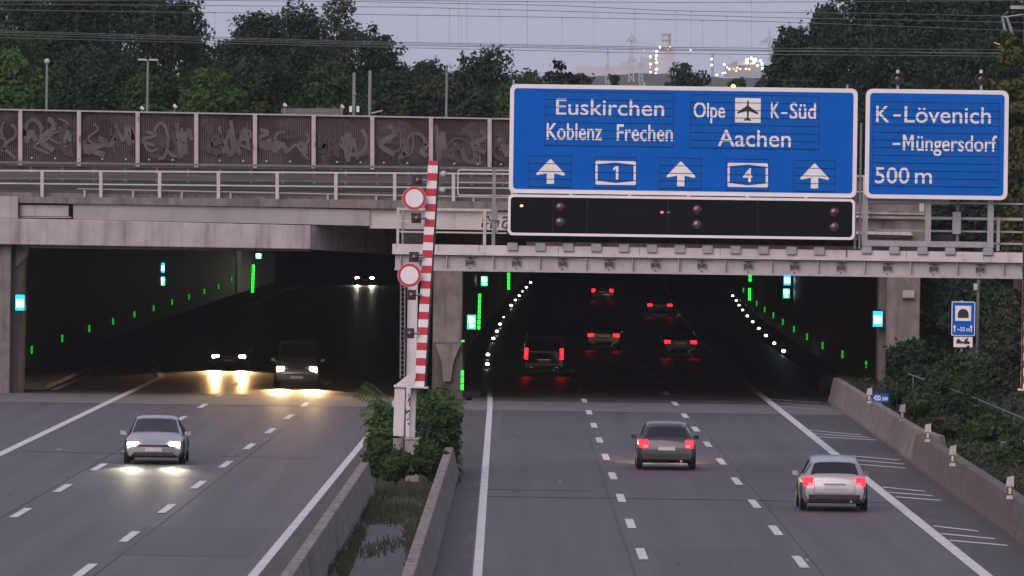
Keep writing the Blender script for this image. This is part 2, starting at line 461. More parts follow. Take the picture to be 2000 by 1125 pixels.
def leaf_mat(name, a, b_, c):
    m = bpy.data.materials.new(name)
    m.use_nodes = True
    n, l = m.node_tree.nodes, m.node_tree.links
    b = n['Principled BSDF']
    b.inputs['Roughness'].default_value = 0.65
    b.inputs['Specular IOR Level'].default_value = 0.25
    geo = n.new('ShaderNodeNewGeometry')
    r = n.new('ShaderNodeValToRGB')
    e = r.color_ramp.elements
    e[0].position = 0.0; e[0].color = (*a, 1)
    e[1].position = 1.0; e[1].color = (*c, 1)
    k = e.new(0.55); k.color = (*b_, 1)
    nz = n.new('ShaderNodeTexNoise'); nz.inputs['Scale'].default_value = 0.55; nz.inputs['Detail'].default_value = 3
    l.new(geo.outputs['Position'], nz.inputs['Vector'])
    ma = n.new('ShaderNodeMath'); ma.operation = 'MULTIPLY_ADD'; ma.inputs[1].default_value = 0.3
    l.new(geo.outputs['Random Per Island'], ma.inputs[0])
    mb = n.new('ShaderNodeMath'); mb.operation = 'MULTIPLY_ADD'; mb.inputs[1].default_value = 1.6; mb.inputs[2].default_value = -0.45
    l.new(nz.outputs[0], mb.inputs[0]); l.new(mb.outputs[0], ma.inputs[2])
    l.new(ma.outputs[0], r.inputs[0])
    l.new(r.outputs[0], b.inputs['Base Color'])
    tr = n.new('ShaderNodeBsdfTranslucent')
    l.new(r.outputs[0], tr.inputs[0])
    ms = n.new('ShaderNodeMixShader'); ms.inputs[0].default_value = 0.35
    l.new(b.outputs[0], ms.inputs[1]); l.new(tr.outputs[0], ms.inputs[2])
    l.new(ms.outputs[0], n['Material Output'].inputs[0])
    MATS[name] = m
leaf_mat('leaf_dark', (0.018, 0.036, 0.021), (0.028, 0.054, 0.028), (0.044, 0.076, 0.033))
leaf_mat('leaf_mid', (0.030, 0.056, 0.023), (0.046, 0.084, 0.031), (0.068, 0.114, 0.040))
leaf_mat('leaf_light', (0.046, 0.090, 0.026), (0.070, 0.132, 0.036), (0.100, 0.172, 0.048))
leaf_mat('leaf_grey', (0.036, 0.046, 0.030), (0.052, 0.066, 0.040), (0.074, 0.086, 0.050))
leaf_mat('leaf_yellow', (0.055, 0.065, 0.022), (0.085, 0.098, 0.032), (0.125, 0.130, 0.045))
leaf_mat('leaf_purple', (0.020, 0.014, 0.020), (0.032, 0.022, 0.030), (0.050, 0.034, 0.040))

# ------------------------------------------------------------------ the road lines measured on the ground: (distance, offset)
SHIFT = [(150, 0), (320, -0.15), (408, -0.36), (450, -0.2), (490, 0.1), (554, 0.65), (594, 0.98), (630, 1.4), (708, 2.4), (755, 3.15), (800, 3.8), (900, 5.6), (1000, 8.0), (1150, 12.5), (1300, 18)]
SHIFTL = [(150, 0), (500, 0.05), (640, 0.5), (708, 1.1), (800, 2.9), (900, 5.2), (1000, 8.0), (1150, 12.5), (1300, 18)]
def sR(Y): return lerp(SHIFT, Y)
def sL(Y): return lerp(SHIFTL, Y)
def xRE(Y): return -0.65 + sR(Y)
def xD1(Y): return 3.2 + sR(Y)
def xD2(Y): return 6.85 + sR(Y)
def xRR(Y): return lerp([(150, 10.85), (310, 10.7), (400, 10.6)], Y) if Y < 400 else 10.96 + sR(Y)
def xLR(Y): return lerp([(183, -5.6), (312, -4.7), (400, -4.4)], Y) if Y < 400 else -4.4 + sL(Y)
def xLD(Y): return lerp([(182, -9.4), (321, -8.1), (400, -8.0)], Y) if Y < 400 else -8.0 + sL(Y)
def xLD2(Y): return lerp([(213, -12.7), (321, -11.95), (400, -11.7)], Y) if Y < 400 else -11.7 + sL(Y)
def xLL(Y): return lerp([(150, -16.5), (259, -16.1), (367, -15.6), (414, -15.4), (560, -15.0)], Y) if Y < 560 else -15.05 + sL(Y)
YS = [140, 182, 225, 260, 300, 330] + list(range(350, 640, 20)) + list(range(640, 1300, 15))
def strip(fa, fb, y0, y1, z, mb=None, step=15.0):
    mb = mb or MB()
    k = max(1, int(math.ceil((y1 - y0) / step)))
    for i in range(k):
        a, b = y0 + (y1 - y0) * i / k, y0 + (y1 - y0) * (i + 1) / k
        mb.quad((fa(a), a, z), (fb(a), a, z), (fb(b), b, z), (fa(b), b, z))
    return mb

# ground
gm = MB()
gm.quad((-9000, -300, -0.25), (9000, -300, -0.25), (9000, 12000, -0.25), (-9000, 12000, -0.25))
tag(gm.build('ground', 'grass_ground'), 'dark ground around the motorway', None, None, 'structure')

YP = 338.0     # where the roof begins
def road(name, label, lines):
    o = lines
    return tag(o, label, None, None, 'structure')
rr = road('road_northbound', 'grey asphalt carriageway carrying traffic away into the tunnel', strip(lambda y: -1.4 + sR(y), lambda y: 13.3 if y < 336 else 14.6 + sR(y), 120, YP, 0.0).build('road_northbound', 'asphalt'))
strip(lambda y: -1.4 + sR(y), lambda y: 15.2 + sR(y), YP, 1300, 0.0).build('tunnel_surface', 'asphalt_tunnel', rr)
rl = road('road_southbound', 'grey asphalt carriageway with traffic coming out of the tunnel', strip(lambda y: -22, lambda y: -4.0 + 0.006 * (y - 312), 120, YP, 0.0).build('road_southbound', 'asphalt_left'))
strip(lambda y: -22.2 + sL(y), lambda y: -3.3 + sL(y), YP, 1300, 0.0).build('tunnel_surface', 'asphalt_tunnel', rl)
# old shoulder strips, concrete band and joints at the portal
strip(lambda y: -1.95, lambda y: xRE(y) - 0.15, 120, 326, 0.004).build('inner_shoulder', 'asphalt_old', rr)
strip(lambda y: xRR(y) + 0.2, lambda y: 13.2, 120, 326, 0.004).build('hard_shoulder', 'asphalt_old', rr)
strip(lambda y: xLR(y) + 0.15, lambda y: -3.9 + 0.006 * (y - 312), 120, 326, 0.004).build('inner_shoulder', 'asphalt_old', rl)
strip(lambda y: -1.9, lambda y: 13.1, 318.5, 332.5, 0.008, step=20).build('concrete_band', 'concrete_road', rr)
strip(lambda y: -21.0, lambda y: -4.0, 320.5, 334.5, 0.008, step=20).build('concrete_band', 'concrete_road', rl)
for y, a, b in ((229.0, -1.9, 10.6), (234.5, -1.9, 2.4)):
    MB().quad((a, y, 0.010), (b, y - 0.3, 0.010), (b, y - 0.05, 0.010), (a, y + 0.25, 0.010)).build('joint', 'seam', rr)
MB().quad((-15.5, 262, 0.010), (-6, 259, 0.010), (-6, 259.25, 0.010), (-15.5, 262.25, 0.010)).build('joint', 'seam', rl)
for fx, y0, y1, par in ((lambda y: xD1(y) - .32, 150, 318, rr), (lambda y: xD2(y) + .3, 150, 318, rr), (lambda y: xLD(y) + .34, 150, 320, rl), (lambda y: xLD2(y) - .3, 150, 320, rl)):
    strip(lambda y: fx(y) - .016, lambda y: fx(y) + .016, y0, y1, .010).build('joint', 'seam', par)
mk('asphalt_patch', (0.050, 0.046, 0.049), (0.060, 0.055, 0.058), 0.9, 0.66, stretch=(1, 0.12, 1))
for x0, x1, y0, y1, par in ((-.3, 3.0, 284, 317, rr), (7.2, 10.4, 236, 258, rr), (3.5, 6.5, 176, 198, rr), (-12.2, -9.0, 240, 268, rl), (-9.2, -6.0, 190, 206, rl)):
    MB().quad((x0, y0, .004), (x1, y0 - .4, .004), (x1, y1 - .4, .004), (x0, y1, .004)).build('repair_patch', 'asphalt_patch', par)
random.seed(12)
for k in range(26):
    par = rr if k % 2 else rl
    x = random.uniform(0, 10) if k % 2 else random.uniform(-15, -6)
    y = random.uniform(185, 312)
    a = random.uniform(.05, .16); b = random.uniform(.2, 1.2)
    MB().quad((x, y, .012), (x + a, y + .1, .012), (x + a * 1.2, y + b, .012), (x + a * .2, y + b * .8, .012)).build('scuff', 'paint_worn' if k % 3 == 0 else 'seam', par)
# lines
W = 0.15
strip(lambda y: xRE(y) - W * .7, lambda y: xRE(y) + W * .7, 130, 338, 0.014, step=8).build('edge_line', 'paint_white', rr)
strip(lambda y: xRE(y) - W * .8, lambda y: xRE(y) + W * .5, 338, 900, 0.014).build('edge_line', 'paint_worn', rr)
strip(lambda y: xRR(y) - W, lambda y: xRR(y) + W, 130, 338, 0.014).build('edge_line', 'paint_white', rr)
strip(lambda y: xRR(y) - W, lambda y: xRR(y) + W, 338, 900, 0.014).build('edge_line', 'paint_worn', rr)
strip(lambda y: xLR(y) - W * .75, lambda y: xLR(y) + W * .75, 130, 338, 0.014).build('edge_line', 'paint_white', rl)
strip(lambda y: xLR(y) - W, lambda y: xLR(y) + W, 338, 1000, 0.014).build('edge_line', 'paint_worn', rl)
strip(lambda y: xLL(y) - W, lambda y: xLL(y) + W, 220, 366, 0.014).build('edge_line', 'paint_white', rl)
strip(lambda y: xLL(366) - (y - 366) * 0.055 - W, lambda y: xLL(366) - (y - 366) * 0.055 + W, 366, 402, 0.014).build('edge_line', 'paint_worn', rl)
strip(lambda y: -19.0 + sL(y) - W, lambda y: -19.0 + sL(y) + W, 340, 640, 0.014).build('edge_line', 'paint_worn', rl)
def dash(fx, y, parent, mat, ln=6.0, w=0.11):
    strip(lambda q: fx(q) - w, lambda q: fx(q) + w, y - ln / 2, y + ln / 2, 0.014, step=6).build('lane_dash', mat, parent)
for k in range(-2, 38):
    y = 194 + 17.6 * k
    m = 'paint_white' if y < 336 else 'paint_worn'
    if y > 150 and y < 830:
        dash(xD1, y, rr, m); dash(xD2, y - 3, rr, m)
        dash(xLD, y - 12, rl, m); dash(xLD2, y + 1.5, rl, m)
        if y > 372: dash(xLL, y + 14, rl, m)
for a, b in (((1573, 840), (1681, 850)), ((1582, 847), (1698, 855)), ((1590, 853), (1712, 860)),
             ((1639, 889), (1757, 899)), ((1649, 897), (1766, 907)), ((1661, 906), (1769, 915)),
             ((1724, 952), (1806, 960)), ((1735, 962), (1822, 969)), ((1749, 971), (1837, 978)),
             ((1823, 1028), (1911, 1038)), ((1838, 1043), (1943, 1053)), ((1854, 1056), (1968, 1066)),
             ((1505, 793), (1625, 802)), ((1496, 786), (1610, 794)), ((1487, 779), (1600, 787))):
    p, q = gr(*a), gr(*b)
    MB().quad((p.x, p.y - .32, .012), (q.x, q.y - .32, .012), (q.x, q.y + .32, .012), (p.x, p.y + .32, .012)).build('hatch_line', 'paint_worn' if a[1] < 800 else 'paint_white', rr)

# median: soil with a paved path
md = MB(); strip(lambda y: -4.05 + 0.006 * (y - 312), lambda y: -1.8, 120, 338, -0.02, md, 20)
tag(md.build('median', 'soil'), 'weedy soil strip between the two carriageways', None, None, 'structure')
pm = MB()
for (a, b) in (((680, 1130, 795, 1130), (700, 1080, 806, 1080)), ((700, 1080, 806, 1080), (708, 1040, 798, 1040)), ((708, 1040, 798, 1040), (722, 1026, 776, 1022))):
    pm.quad(gr(a[0], a[1], .0), gr(a[2], a[3], .0), gr(b[2], b[3], .0), gr(b[0], b[1], .0))
pm.quad(gr(640, 1210, .0), gr(790, 1210, .0), gr(795, 1130, .0), gr(680, 1130, .0))
tag(pm.build('path', 'puddle'), 'damp paved path between the median barriers', None, None, 'structure')

# ------------------------------------------------------------------ concrete barriers
def jersey(name, label, line, y0, y1, h, mat, seg=6.0, flip=1, wb=0.30, wt=0.12, step=0.34, sink=0.06):
    """stepped safety barrier made of sections; line(y) is its axis"""
    root = thing(name, label, 'barrier', (line(y0), y0, 0))
    prof = [(-wb, -sink), (-wb, 0.10), (-wb + .07, step), (-wt, h), (wt, h), (wb - .07, step), (wb, 0.10), (wb, -sink)]
    y = y0
    while y < y1 - 0.05:
        e = min(y + seg, y1)
        mb = MB()
        f = [(line(y) + a, y + 0.012, b) for a, b in prof]
        g = [(line(e) + a, e - 0.012, b) for a, b in prof]
        mb.prism(f, g)
        mb.build('section', mat, root, bevel=0.015)
        y = e
    return root
la, lb = gr(720 - 8, 903, 0.88), gr(562, 1120, 0.88)
jersey('safety_barrier', 'brownish concrete barrier along the median on the side of the oncoming traffic', lambda y: lb.x + (la.x - lb.x) * (y - lb.y) / (la.y - lb.y), 140, la.y, 0.88, 'barrier_concrete')
ra, rb = gr(871, 893, 0.88), gr(797, 1120, 0.88)
jersey('safety_barrier', 'brownish concrete barrier along the median beside the red tail lights', lambda y: rb.x + (ra.x - rb.x) * (y - rb.y) / (ra.y - rb.y), 140, ra.y + 16, 0.88, 'barrier_concrete')
jersey('safety_barrier', 'dirty grey concrete wall leading from the shoulder into the tunnel mouth', lambda y: lerp([(258, 13.62), (262, 13.32), (270, 13.28), (340, 13.45)], y), 258.5, 338, 1.02, 'barrier_concrete', wb=0.34, wt=0.13, seg=8)
jersey('safety_barrier', 'brown concrete wall beside the shoulder, carrying two reflector posts', lambda y: lerp([(140, 12.72), (199, 12.92), (258, 13.12)], y), 140, 261.5, 0.98, 'barrier_brown', wb=0.34, wt=0.16, seg=8)

# right slope
sm = MB()
prof = [(13.55, 0.5), (15.0, 0.65), (17.0, 1.2), (20.0, 3.2), (25.0, 6.0), (45.0, 8.0), (200.0, 9.0)]
for y0, y1 in [(100 + 20 * i, 120 + 20 * i) for i in range(13)]:
    for (a, za), (b, zb) in zip(prof, prof[1:]):
        sm.quad((a, y0, za), (b, y0, zb), (b, y1, zb), (a, y1, za))
sm.quad(*[(a, 360, z) for a, z in prof], (200, 360, -0.3), (13.55, 360, -0.3))
tag(sm.build('slope', 'grass_ground'), 'overgrown embankment slope beside the shoulder wall', None, None, 'structure')
# cover on top of the tunnel where the trees grow
cm = MB(); cm.box(-150, 150, 354, 1320, 7.05, 7.6)
tag(cm.build('tunnel_cover', 'grass_ground'), 'earth cover over the tunnel behind the railway', None, None, 'structure')

# ------------------------------------------------------------------ road tunnel
tn = thing('road_tunnel', 'dark motorway tunnel with two tubes under the railway', 'tunnel', (0, YP, 0))
def wall(xa, xb, y0, y1, z0, z1, name, mat, s):
    mb = MB()
    ys = [y0] + [y for y in YS if y0 < y < y1] + [y1]
    for a, b in zip(ys, ys[1:]):
        n = len(mb.v)
        mb.v += [(x + s(y), y, z) for y in (a, b) for z in (z0, z1) for x in (xa, xb)]
        for f in ((0, 1, 3, 2), (4, 6, 7, 5), (0, 4, 5, 1), (2, 3, 7, 6), (0, 2, 6, 4), (1, 5, 7, 3)):
            if (f == (0, 1, 3, 2) and a != y0) or (f == (4, 6, 7, 5) and b != y1): continue
            mb.f.append(tuple(n + i for i in f))
    return mb.build(name, mat, tn)
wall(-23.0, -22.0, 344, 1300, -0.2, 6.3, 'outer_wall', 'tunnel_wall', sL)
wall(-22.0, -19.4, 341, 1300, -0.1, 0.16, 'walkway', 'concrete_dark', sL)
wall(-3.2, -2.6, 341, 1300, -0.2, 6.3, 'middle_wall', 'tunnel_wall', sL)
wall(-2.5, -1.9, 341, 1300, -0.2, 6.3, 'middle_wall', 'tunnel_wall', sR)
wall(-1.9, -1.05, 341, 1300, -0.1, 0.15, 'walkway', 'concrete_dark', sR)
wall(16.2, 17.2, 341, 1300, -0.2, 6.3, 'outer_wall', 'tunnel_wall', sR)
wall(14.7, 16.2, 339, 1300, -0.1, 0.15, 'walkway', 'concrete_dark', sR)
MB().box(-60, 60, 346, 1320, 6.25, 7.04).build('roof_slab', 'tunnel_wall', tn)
MB().box(-60, 60, 1300, 1320, -0.2, 6.2).build('daylight_stop', 'tunnel_wall', tn)  # unseen closure added past the bend to keep daylight out of the tubes

# ------------------------------------------------------------------ railway bridge
rbz = thing('railway_bridge', 'weathered concrete railway bridge crossing above the tunnel mouths', 'bridge', (0, 336, 0))
YB = 335.0
def bp(poly, Y, d, name, mat, bevel=0.0):
    return MB().px(poly, Y, d).build(name, mat, rbz, bevel=bevel)
bp([(-80, 382), (35, 384), (35, 427), (-80, 425)], YB - .5, 2, 'pilaster', 'concrete', .02)
bp([(35, 384), (700, 390), (1200, 398), (1806, 413), (1806, 427), (1200, 414), (721, 407), (35, 396)], YB - .3, 1.6, 'parapet_cap', 'concrete_dirty')
bp([(38, 400), (134, 401), (134, 423), (38, 422)], YB - .1, .8, 'box_panel', 'concrete', .01)
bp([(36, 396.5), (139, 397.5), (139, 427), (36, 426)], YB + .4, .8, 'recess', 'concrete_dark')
bp([(36, 422.5), (139, 423.5), (139, 426), (36, 425.5)], YB - .05, .4, 'ledge', 'concrete')
bp([(143, 395), (722, 410), (722, 441), (143, 428.5)], YB - .15, 1.2, 'side_girder', 'girder_paint')
bp([(722, 408), (1010, 414), (1010, 450), (722, 446)], YB, 1.0, 'end_panel', 'white_panel')
bp([(1010.5, 414), (1806, 430), (1806, 472), (1010.5, 452)], YB, 1.0, 'end_panel', 'concrete_dirty')
for k in range(7):
    x = 770 + 60 * k
    bp([(x, 409.5 + .018 * (x - 722)), (x + 1.2, 409.5 + .018 * (x - 722)), (x + 1.2, 446 + .018 * (x - 722)), (x, 446 + .018 * (x - 722))], YB - .01, .05, 'panel_joint', 'concrete_dark') if k in (1, 3, 5) else None
bp([(-80, 425.5), (35, 427.2), (143, 429), (607, 440.5), (607, 487), (-80, 476)], YB - .9, 3.2, 'lower_beam', 'concrete', .03)
hm = MB()
hm.prism([at(607.5, 440.5, YB - .9), at(770, 447, YB + 11), at(770, 498, YB + 11), at(607.5, 487, YB - .9)],
         [at(607.5, 440.5, YB + 2), at(770, 447, YB + 13), at(770, 498, YB + 13), at(607.5, 487, YB + 2)])
hm.build('beam_return', 'concrete', rbz)
bp([(44, 478), (607, 488), (607, 491), (44, 484)], YB - .5, 10, 'soffit_edge', 'concrete_dirty')
bp([(1028, 472), (1806, 483), (1806, 540), (1028, 529)], YB + 3, 3, 'lower_beam', 'concrete')
bp([(1671, 414), (1806, 417), (1806, 420), (1671, 417)], YB - .45, .3, 'ledge', 'concrete')
bp([(1671, 421), (1735, 423), (1735, 427), (1671, 425)], YB - .5, .4, 'ledge', 'white_panel')
bp([(1671, 452), (1778, 453), (1783, 460), (1671, 457)], YB - .5, .5, 'ledge', 'white_panel')
bp([(1671, 457.2), (1776, 460), (1776, 465), (1671, 462)], YB - .3, .3, 'service_pipe', 'clamp_dark')
bp([(1796, 395), (1805, 395), (1805, 414), (1796, 414)], YB - .2, .3, 'end_post', 'white_panel')
MB().box(-60, at(1806, 450, 336).x, 336, 354, 6.95, 8.2).build('deck_slab', 'concrete_dirty', rbz)
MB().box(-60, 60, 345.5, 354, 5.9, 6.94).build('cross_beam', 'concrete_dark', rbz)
# piers
def pier(x0, x1, yt, yb, Y, d, mat='concrete_dirty'):
    return MB().rect(x0, yt, x1, yb, Y, d).build('pier', mat, rbz, bevel=.03)
pier(-60, 20, 474, 800, YB - .4, 3)
pier(20.5, 44, 476, 785, YB + .4, 2, 'concrete_dark')  # shadowed side of the left column, its shade put into the darker concrete
MB().px([(30, 476), (52, 477), (52, 498), (34, 520), (30, 520)], YB + .2, 1.5).build('bracket', 'concrete_dirty', rbz)
pier(846, 903, 488, 700, YB + 1.5, 4)
pm = MB()
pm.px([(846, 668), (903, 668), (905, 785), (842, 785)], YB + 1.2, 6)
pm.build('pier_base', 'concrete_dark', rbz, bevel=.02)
MB().px([(850, 672), (900, 672), (886, 705), (880, 745), (866, 745), (862, 705)], YB + .9, .35).build('pier_face', 'concrete_dirty', rbz)
pier(1732, 1797, 498, 690, YB, 3)
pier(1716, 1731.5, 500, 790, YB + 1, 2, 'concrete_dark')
MB().px([(1745, 688), (1800, 684), (1775, 715), (1748, 770), (1742, 770)], YB - .2, 1.4).build('pier_base', 'concrete_dirty', rbz)
pn = MB().rect(1763, 567, 1786, 581, YB - .12, .1).build('number_plate', 'concrete', rbz)
MB().rect(1762, 581.5, 1787, 583.5, YB - .2, .2).build('plate_ledge', 'clamp_dark', rbz)
random.seed(5)
gmb = MB()
for i in range(20):
    x, y = 1754 + i * 1.9, 668 - (i % 3) * 2
    a, b = at(x, y + random.uniform(-5, 5), YB - .02), at(x + random.uniform(-3, 6), y + random.uniform(-9, 9), YB - .02)
    gmb.tube(a, b, 0.028, 4)
gmb.build('graffiti', 'graffiti_cyan', rbz)
gmb = MB()
for st in ([(941, 443), (945, 425), (953, 422), (957, 433), (950, 437), (944, 437)], [(958, 446), (962, 424), (966, 446)], [(981, 425), (991, 424), (992, 430), (982, 434), (981, 443), (990, 446), (991, 437)], [(971, 444), (974, 430)]):
    for a, b in zip(st, st[1:]):
        gmb.tube(at(*a, YB - .01), at(*b, YB - .01), 0.035, 5)
gmb.build('graffiti', 'graffiti_black', rbz)
# tracks on the deck: ballast, troughs and rails
MB().box(-60, 18, 338, 347, 8.2, 8.62).build('ballast_bed', 'ballast', rbz)
MB().px([(-60, 338), (700, 343), (1806, 360), (1806, 372), (700, 354), (-60, 350)], 341, .5).build('cable_trough', 'track_brown', rbz)
MB().px([(-60, 357), (700, 361), (1806, 378), (1806, 396), (700, 373), (-60, 370)], 337.4, .4).build('cable_trough', 'track_dark', rbz)
MB().px([(-60, 370), (700, 374), (1806, 396), (1806, 414), (700, 390), (-60, 384)], 336.2, .4).build('kerb_wall', 'track_brown', rbz)
for Y, y in ((340.2, 346), (341.9, 336)):
    MB().px([(-60, y), (1806, y + 20), (1806, y + 22), (-60, y + 2)], Y, .07).build('rail', 'rail_teal', rbz)

# noise wall: panels and posts, each its own piece
nw = thing('noise_wall', 'dark ribbed noise wall with faded graffiti and pale concrete posts above the railway', 'noise wall', (0, 347, 8.2))
YN = 347.0
PX0, PITCHX = 39.0, 114.6
def ntop(x): return 213.5 + 0.0186 * x
def nbot(x): return 323 + 0.0135 * x
ribs = 30
for k in range(-1, 15):
    xa, xb = PX0 + PITCHX * k + 4, PX0 + PITCHX * (k + 1) - 4
    if xb > 1700: break
    A, B = at(xa, ntop(xa) + 2, YN + .1), at(xb, ntop(xb) + 2, YN + .1)
    a, b = at(xa, nbot(xa), YN + .1), at(xb, nbot(xb), YN + .1)
    mb = MB()
    for i in range(ribs):
        for j, (t, dy) in enumerate(((0, 0), (.30, 0), (.40, .13), (.90, .13), (1, 0))):
            if j == 4: continue
            t2, dy2 = ((0, 0), (.30, 0), (.40, .13), (.90, .13), (1, 0))[j + 1]
            u, v = (i + t) / ribs, (i + t2) / ribs
            p, q, r_, s_ = a.lerp(b, u), a.lerp(b, v), A.lerp(B, v), A.lerp(B, u)
            mb.quad((p.x, p.y + dy, p.z), (q.x, q.y + dy2, q.z), (r_.x, r_.y + dy2, r_.z), (s_.x, s_.y + dy, s_.z))
    mb.quad((a.x, a.y + .2, a.z), (b.x, b.y + .2, b.z), (B.x, B.y + .2, B.z), (A.x, A.y + .2, A.z))
    mb.build('panel', 'noise_panel', nw)
    xp = PX0 + PITCHX * k
    MB().px([(xp - 3.6, ntop(xp) + 1), (xp + 4.6, ntop(xp) + 1), (xp + 4.6, nbot(xp) - 1), (xp - 3.6, nbot(xp) - 1)], YN - .12, .45).build('post', 'post_concrete', nw, bevel=.01)
    MB().px([(xp + 3, ntop(xp) - 1.2), (xp + PITCHX + 3, ntop(xp + PITCHX) - 1.2), (xp + PITCHX + 3, ntop(xp + PITCHX) + 1.8), (xp + 3, ntop(xp) + 1.8)], YN - .05, .34).build('top_rail', 'galvanised', nw)
    if k % 2 == 0:
        for j in range(5):
            xx = xp + 23 + 46 * j
            if xx < 1690: MB().sphere(at(xx, nbot(xx) - 15, YN - .1), .05).build('fixing_lamp', 'post_white', nw)

mk('spray_pale', (0.112, 0.095, 0.100), (0.082, 0.068, 0.069), 2.2, 0.85, contrast=(0.44, 0.60))
mk('spray_dark', (0.045, 0.037, 0.038), (0.065, 0.054, 0.055), 2.0, 0.85)
rg_ = random.Random(17)
def ribbon(mb, pts, w):
    '''a sprayed stroke of even width through photo points'''
    P = [at(x, y, YN + .085) for x, y in pts]
    for i, (a, b) in enumerate(zip(P, P[1:])):
        d = (b - a).normalized(); nn = Vector((-d.z, 0, d.x)) * w
        Y = YN + .085 - .0006 * (i % 7)
        mb.quad((a.x - nn.x, Y, a.z - nn.z), (b.x - nn.x, Y, b.z - nn.z), (b.x + nn.x, Y, b.z + nn.z), (a.x + nn.x, Y, a.z + nn.z))
for k in range(-1, 9):
    x0 = PX0 + PITCHX * k + 8
    for j in range(7):
        cx, cy = x0 + 8 + j * 14 + rg_.uniform(-5, 5), ntop(x0) + rg_.uniform(42, 72)
        kind = rg_.random()
        r1, r2 = rg_.uniform(7, 22), rg_.uniform(12, 36)
        a0 = rg_.uniform(0, 6.28)
        mb = MB()
        if kind < .45:
            pts = [(cx + r1 * math.cos(a0 + t * .42), cy + r2 * math.sin(a0 + t * .42)) for t in range(rg_.randint(6, 12))]
        elif kind < .75:
            pts = [(cx - r1, cy - r2), (cx - r1 * .3 + rg_.uniform(-4, 4), cy + r2), (cx + r1 * .5, cy - r2 * rg_.uniform(.2, 1)), (cx + r1, cy + r2 * .8)]
        else:
            pts = [(cx + r1 * math.sin(t * .9) , cy - r2 + t * r2 / 4) for t in range(9)]
        lim = lambda x, y: (min(max(x, x0), x0 + PITCHX - 16), min(max(y, ntop(x0) + 10), nbot(x0) - 12))
        ribbon(mb, [lim(*p_) for p_ in pts], rg_.uniform(.04, .13))
        mb.build('graffiti', 'spray_pale' if rg_.random() < .72 else 'spray_dark', nw)
MB().px([(-60, 322.5), (1700, 346), (1700, 392), (-60, 372)], YN + .2, .3).build('plinth', 'track_dark', nw)
# teal crash rail in front of the noise wall
cr = thing('crash_rail', 'blue-grey double steel rail running in front of the noise wall', 'guard rail', (0, 344, 8.2))
for dy, h in ((0, 4.5), (7, 2.2)):
    MB().px([(-60, 314 + dy), (1010, 327 + dy), (1010, 327 + dy + h), (-60, 314 + dy + h)], 344 + dy * .02, .12).build('rail', 'rail_teal', cr)
for k in range(-1, 17):
    x = 60 + 61.5 * k
    if x < 1005: MB().px([(x - 2.2, 320 + .012 * x), (x + 2.2, 320 + .012 * x), (x + 2.2, 352 + .012 * x), (x - 2.2, 352 + .012 * x)], 344.2, .12).build('post', 'rail_teal', cr)
# white railing on the deck edge
hr = thing('deck_railing', 'pale metal pedestrian railing along the near edge of the railway bridge', 'railing', (0, 336, 8.2))
def hl(x): return 331 + .0065 * x
for k in range(-1, 15):
    x = 82 + 114.8 * k
    if x > 1700: break
    MB().px([(x - 3.2, hl(x) + 3), (x + 3.2, hl(x) + 3), (x + 3.2, 384 + .012 * x), (x - 3.2, 384 + .012 * x)], 335.6, .12).build('post', 'rail_white', hr)
for a, w in ((0, 3.4), (25, 2.6)):
    MB().px([(-60, 331 + a), (1806, 343 + a * 1.25), (1806, 343 + a * 1.25 + w), (-60, 331 + a + w)], 335.62, .06).build('rail', 'rail_white', hr)
MB().px([(150, 367.5), (1010, 385), (1010, 387.5), (150, 369.5)], 335.75, .05).build('rail', 'galvanised', hr)
for k in range(9):
    x = 165 + 95 * k
    MB().px([(x - 2, 369 + .02 * (x - 150)), (x + 2, 369 + .02 * (x - 150)), (x + 2, 383 + .013 * x), (x - 2, 383 + .013 * x)], 335.8, .08).build('stub_post', 'galvanised', hr)

# ------------------------------------------------------------------ overhead wires
def catpt(pts, x): return lerp([(a, b) for a, b in pts], x)
def catenary(label, up, lo, Y, drops, r=0.013):
    t = thing('overhead_line', label, 'overhead wire', at(1000, catpt(lo, 1000), Y), 'railway overhead lines')
    for nm, pts in (('messenger_wire', up), ('contact_wire', lo)):
        mb = MB()
        for k in range(-100, 2100, 100):
            mb.tube(at(k, catpt(pts, k), Y), at(k + 100, catpt(pts, k + 100), Y), r, 5)
        mb.build(nm, 'wire', t)
    for x in drops:
        MB().tube(at(x, catpt(up, x), Y), at(x, catpt(lo, x), Y), .006, 4).build('dropper', 'wire', t)
        MB().tube(at(x, catpt(up, x) - 1.2, Y), at(x, catpt(up, x) + 2.5, Y), .02, 4).build('clip', 'wire', t)
catenary('lowest of the railway wires, its messenger sagging farthest into the sky', [(-100, 18), (200, 22), (700, 28), (1100, 34), (1500, 42), (2100, 64)], [(-100, 57), (700, 81), (1330, 93), (2100, 98)], 339.5, [815, 901, 1098, 1372, 1560, 150, 420])
catenary('second lowest of the railway wires above the noise wall', [(-100, 8), (300, 10), (800, 14), (1100, 22), (1500, 34), (2100, 46)], [(-100, 65), (700, 87), (1330, 98.5), (2100, 104)], 341.0, [878, 976, 1240, 1420, 1700, 300, 560])
catenary('third railway wire from below, messenger near the top of the picture', [(-100, 2), (300, 0), (700, 3), (1100, 11), (1330, 22), (1700, 26), (2100, 34)], [(-100, 71), (740, 92), (1330, 105), (2100, 111)], 343.0, [896, 912, 1240, 1350, 1320])
catenary('uppermost railway wire crossing the picture just below its top edge', [(-100, -6), (300, -5), (900, 2), (1330, 5), (1700, 3), (2100, 0)], [(-100, 60), (700, 84), (1330, 96), (2100, 107)], 345.0, [1030, 1160, 1468, 1650])

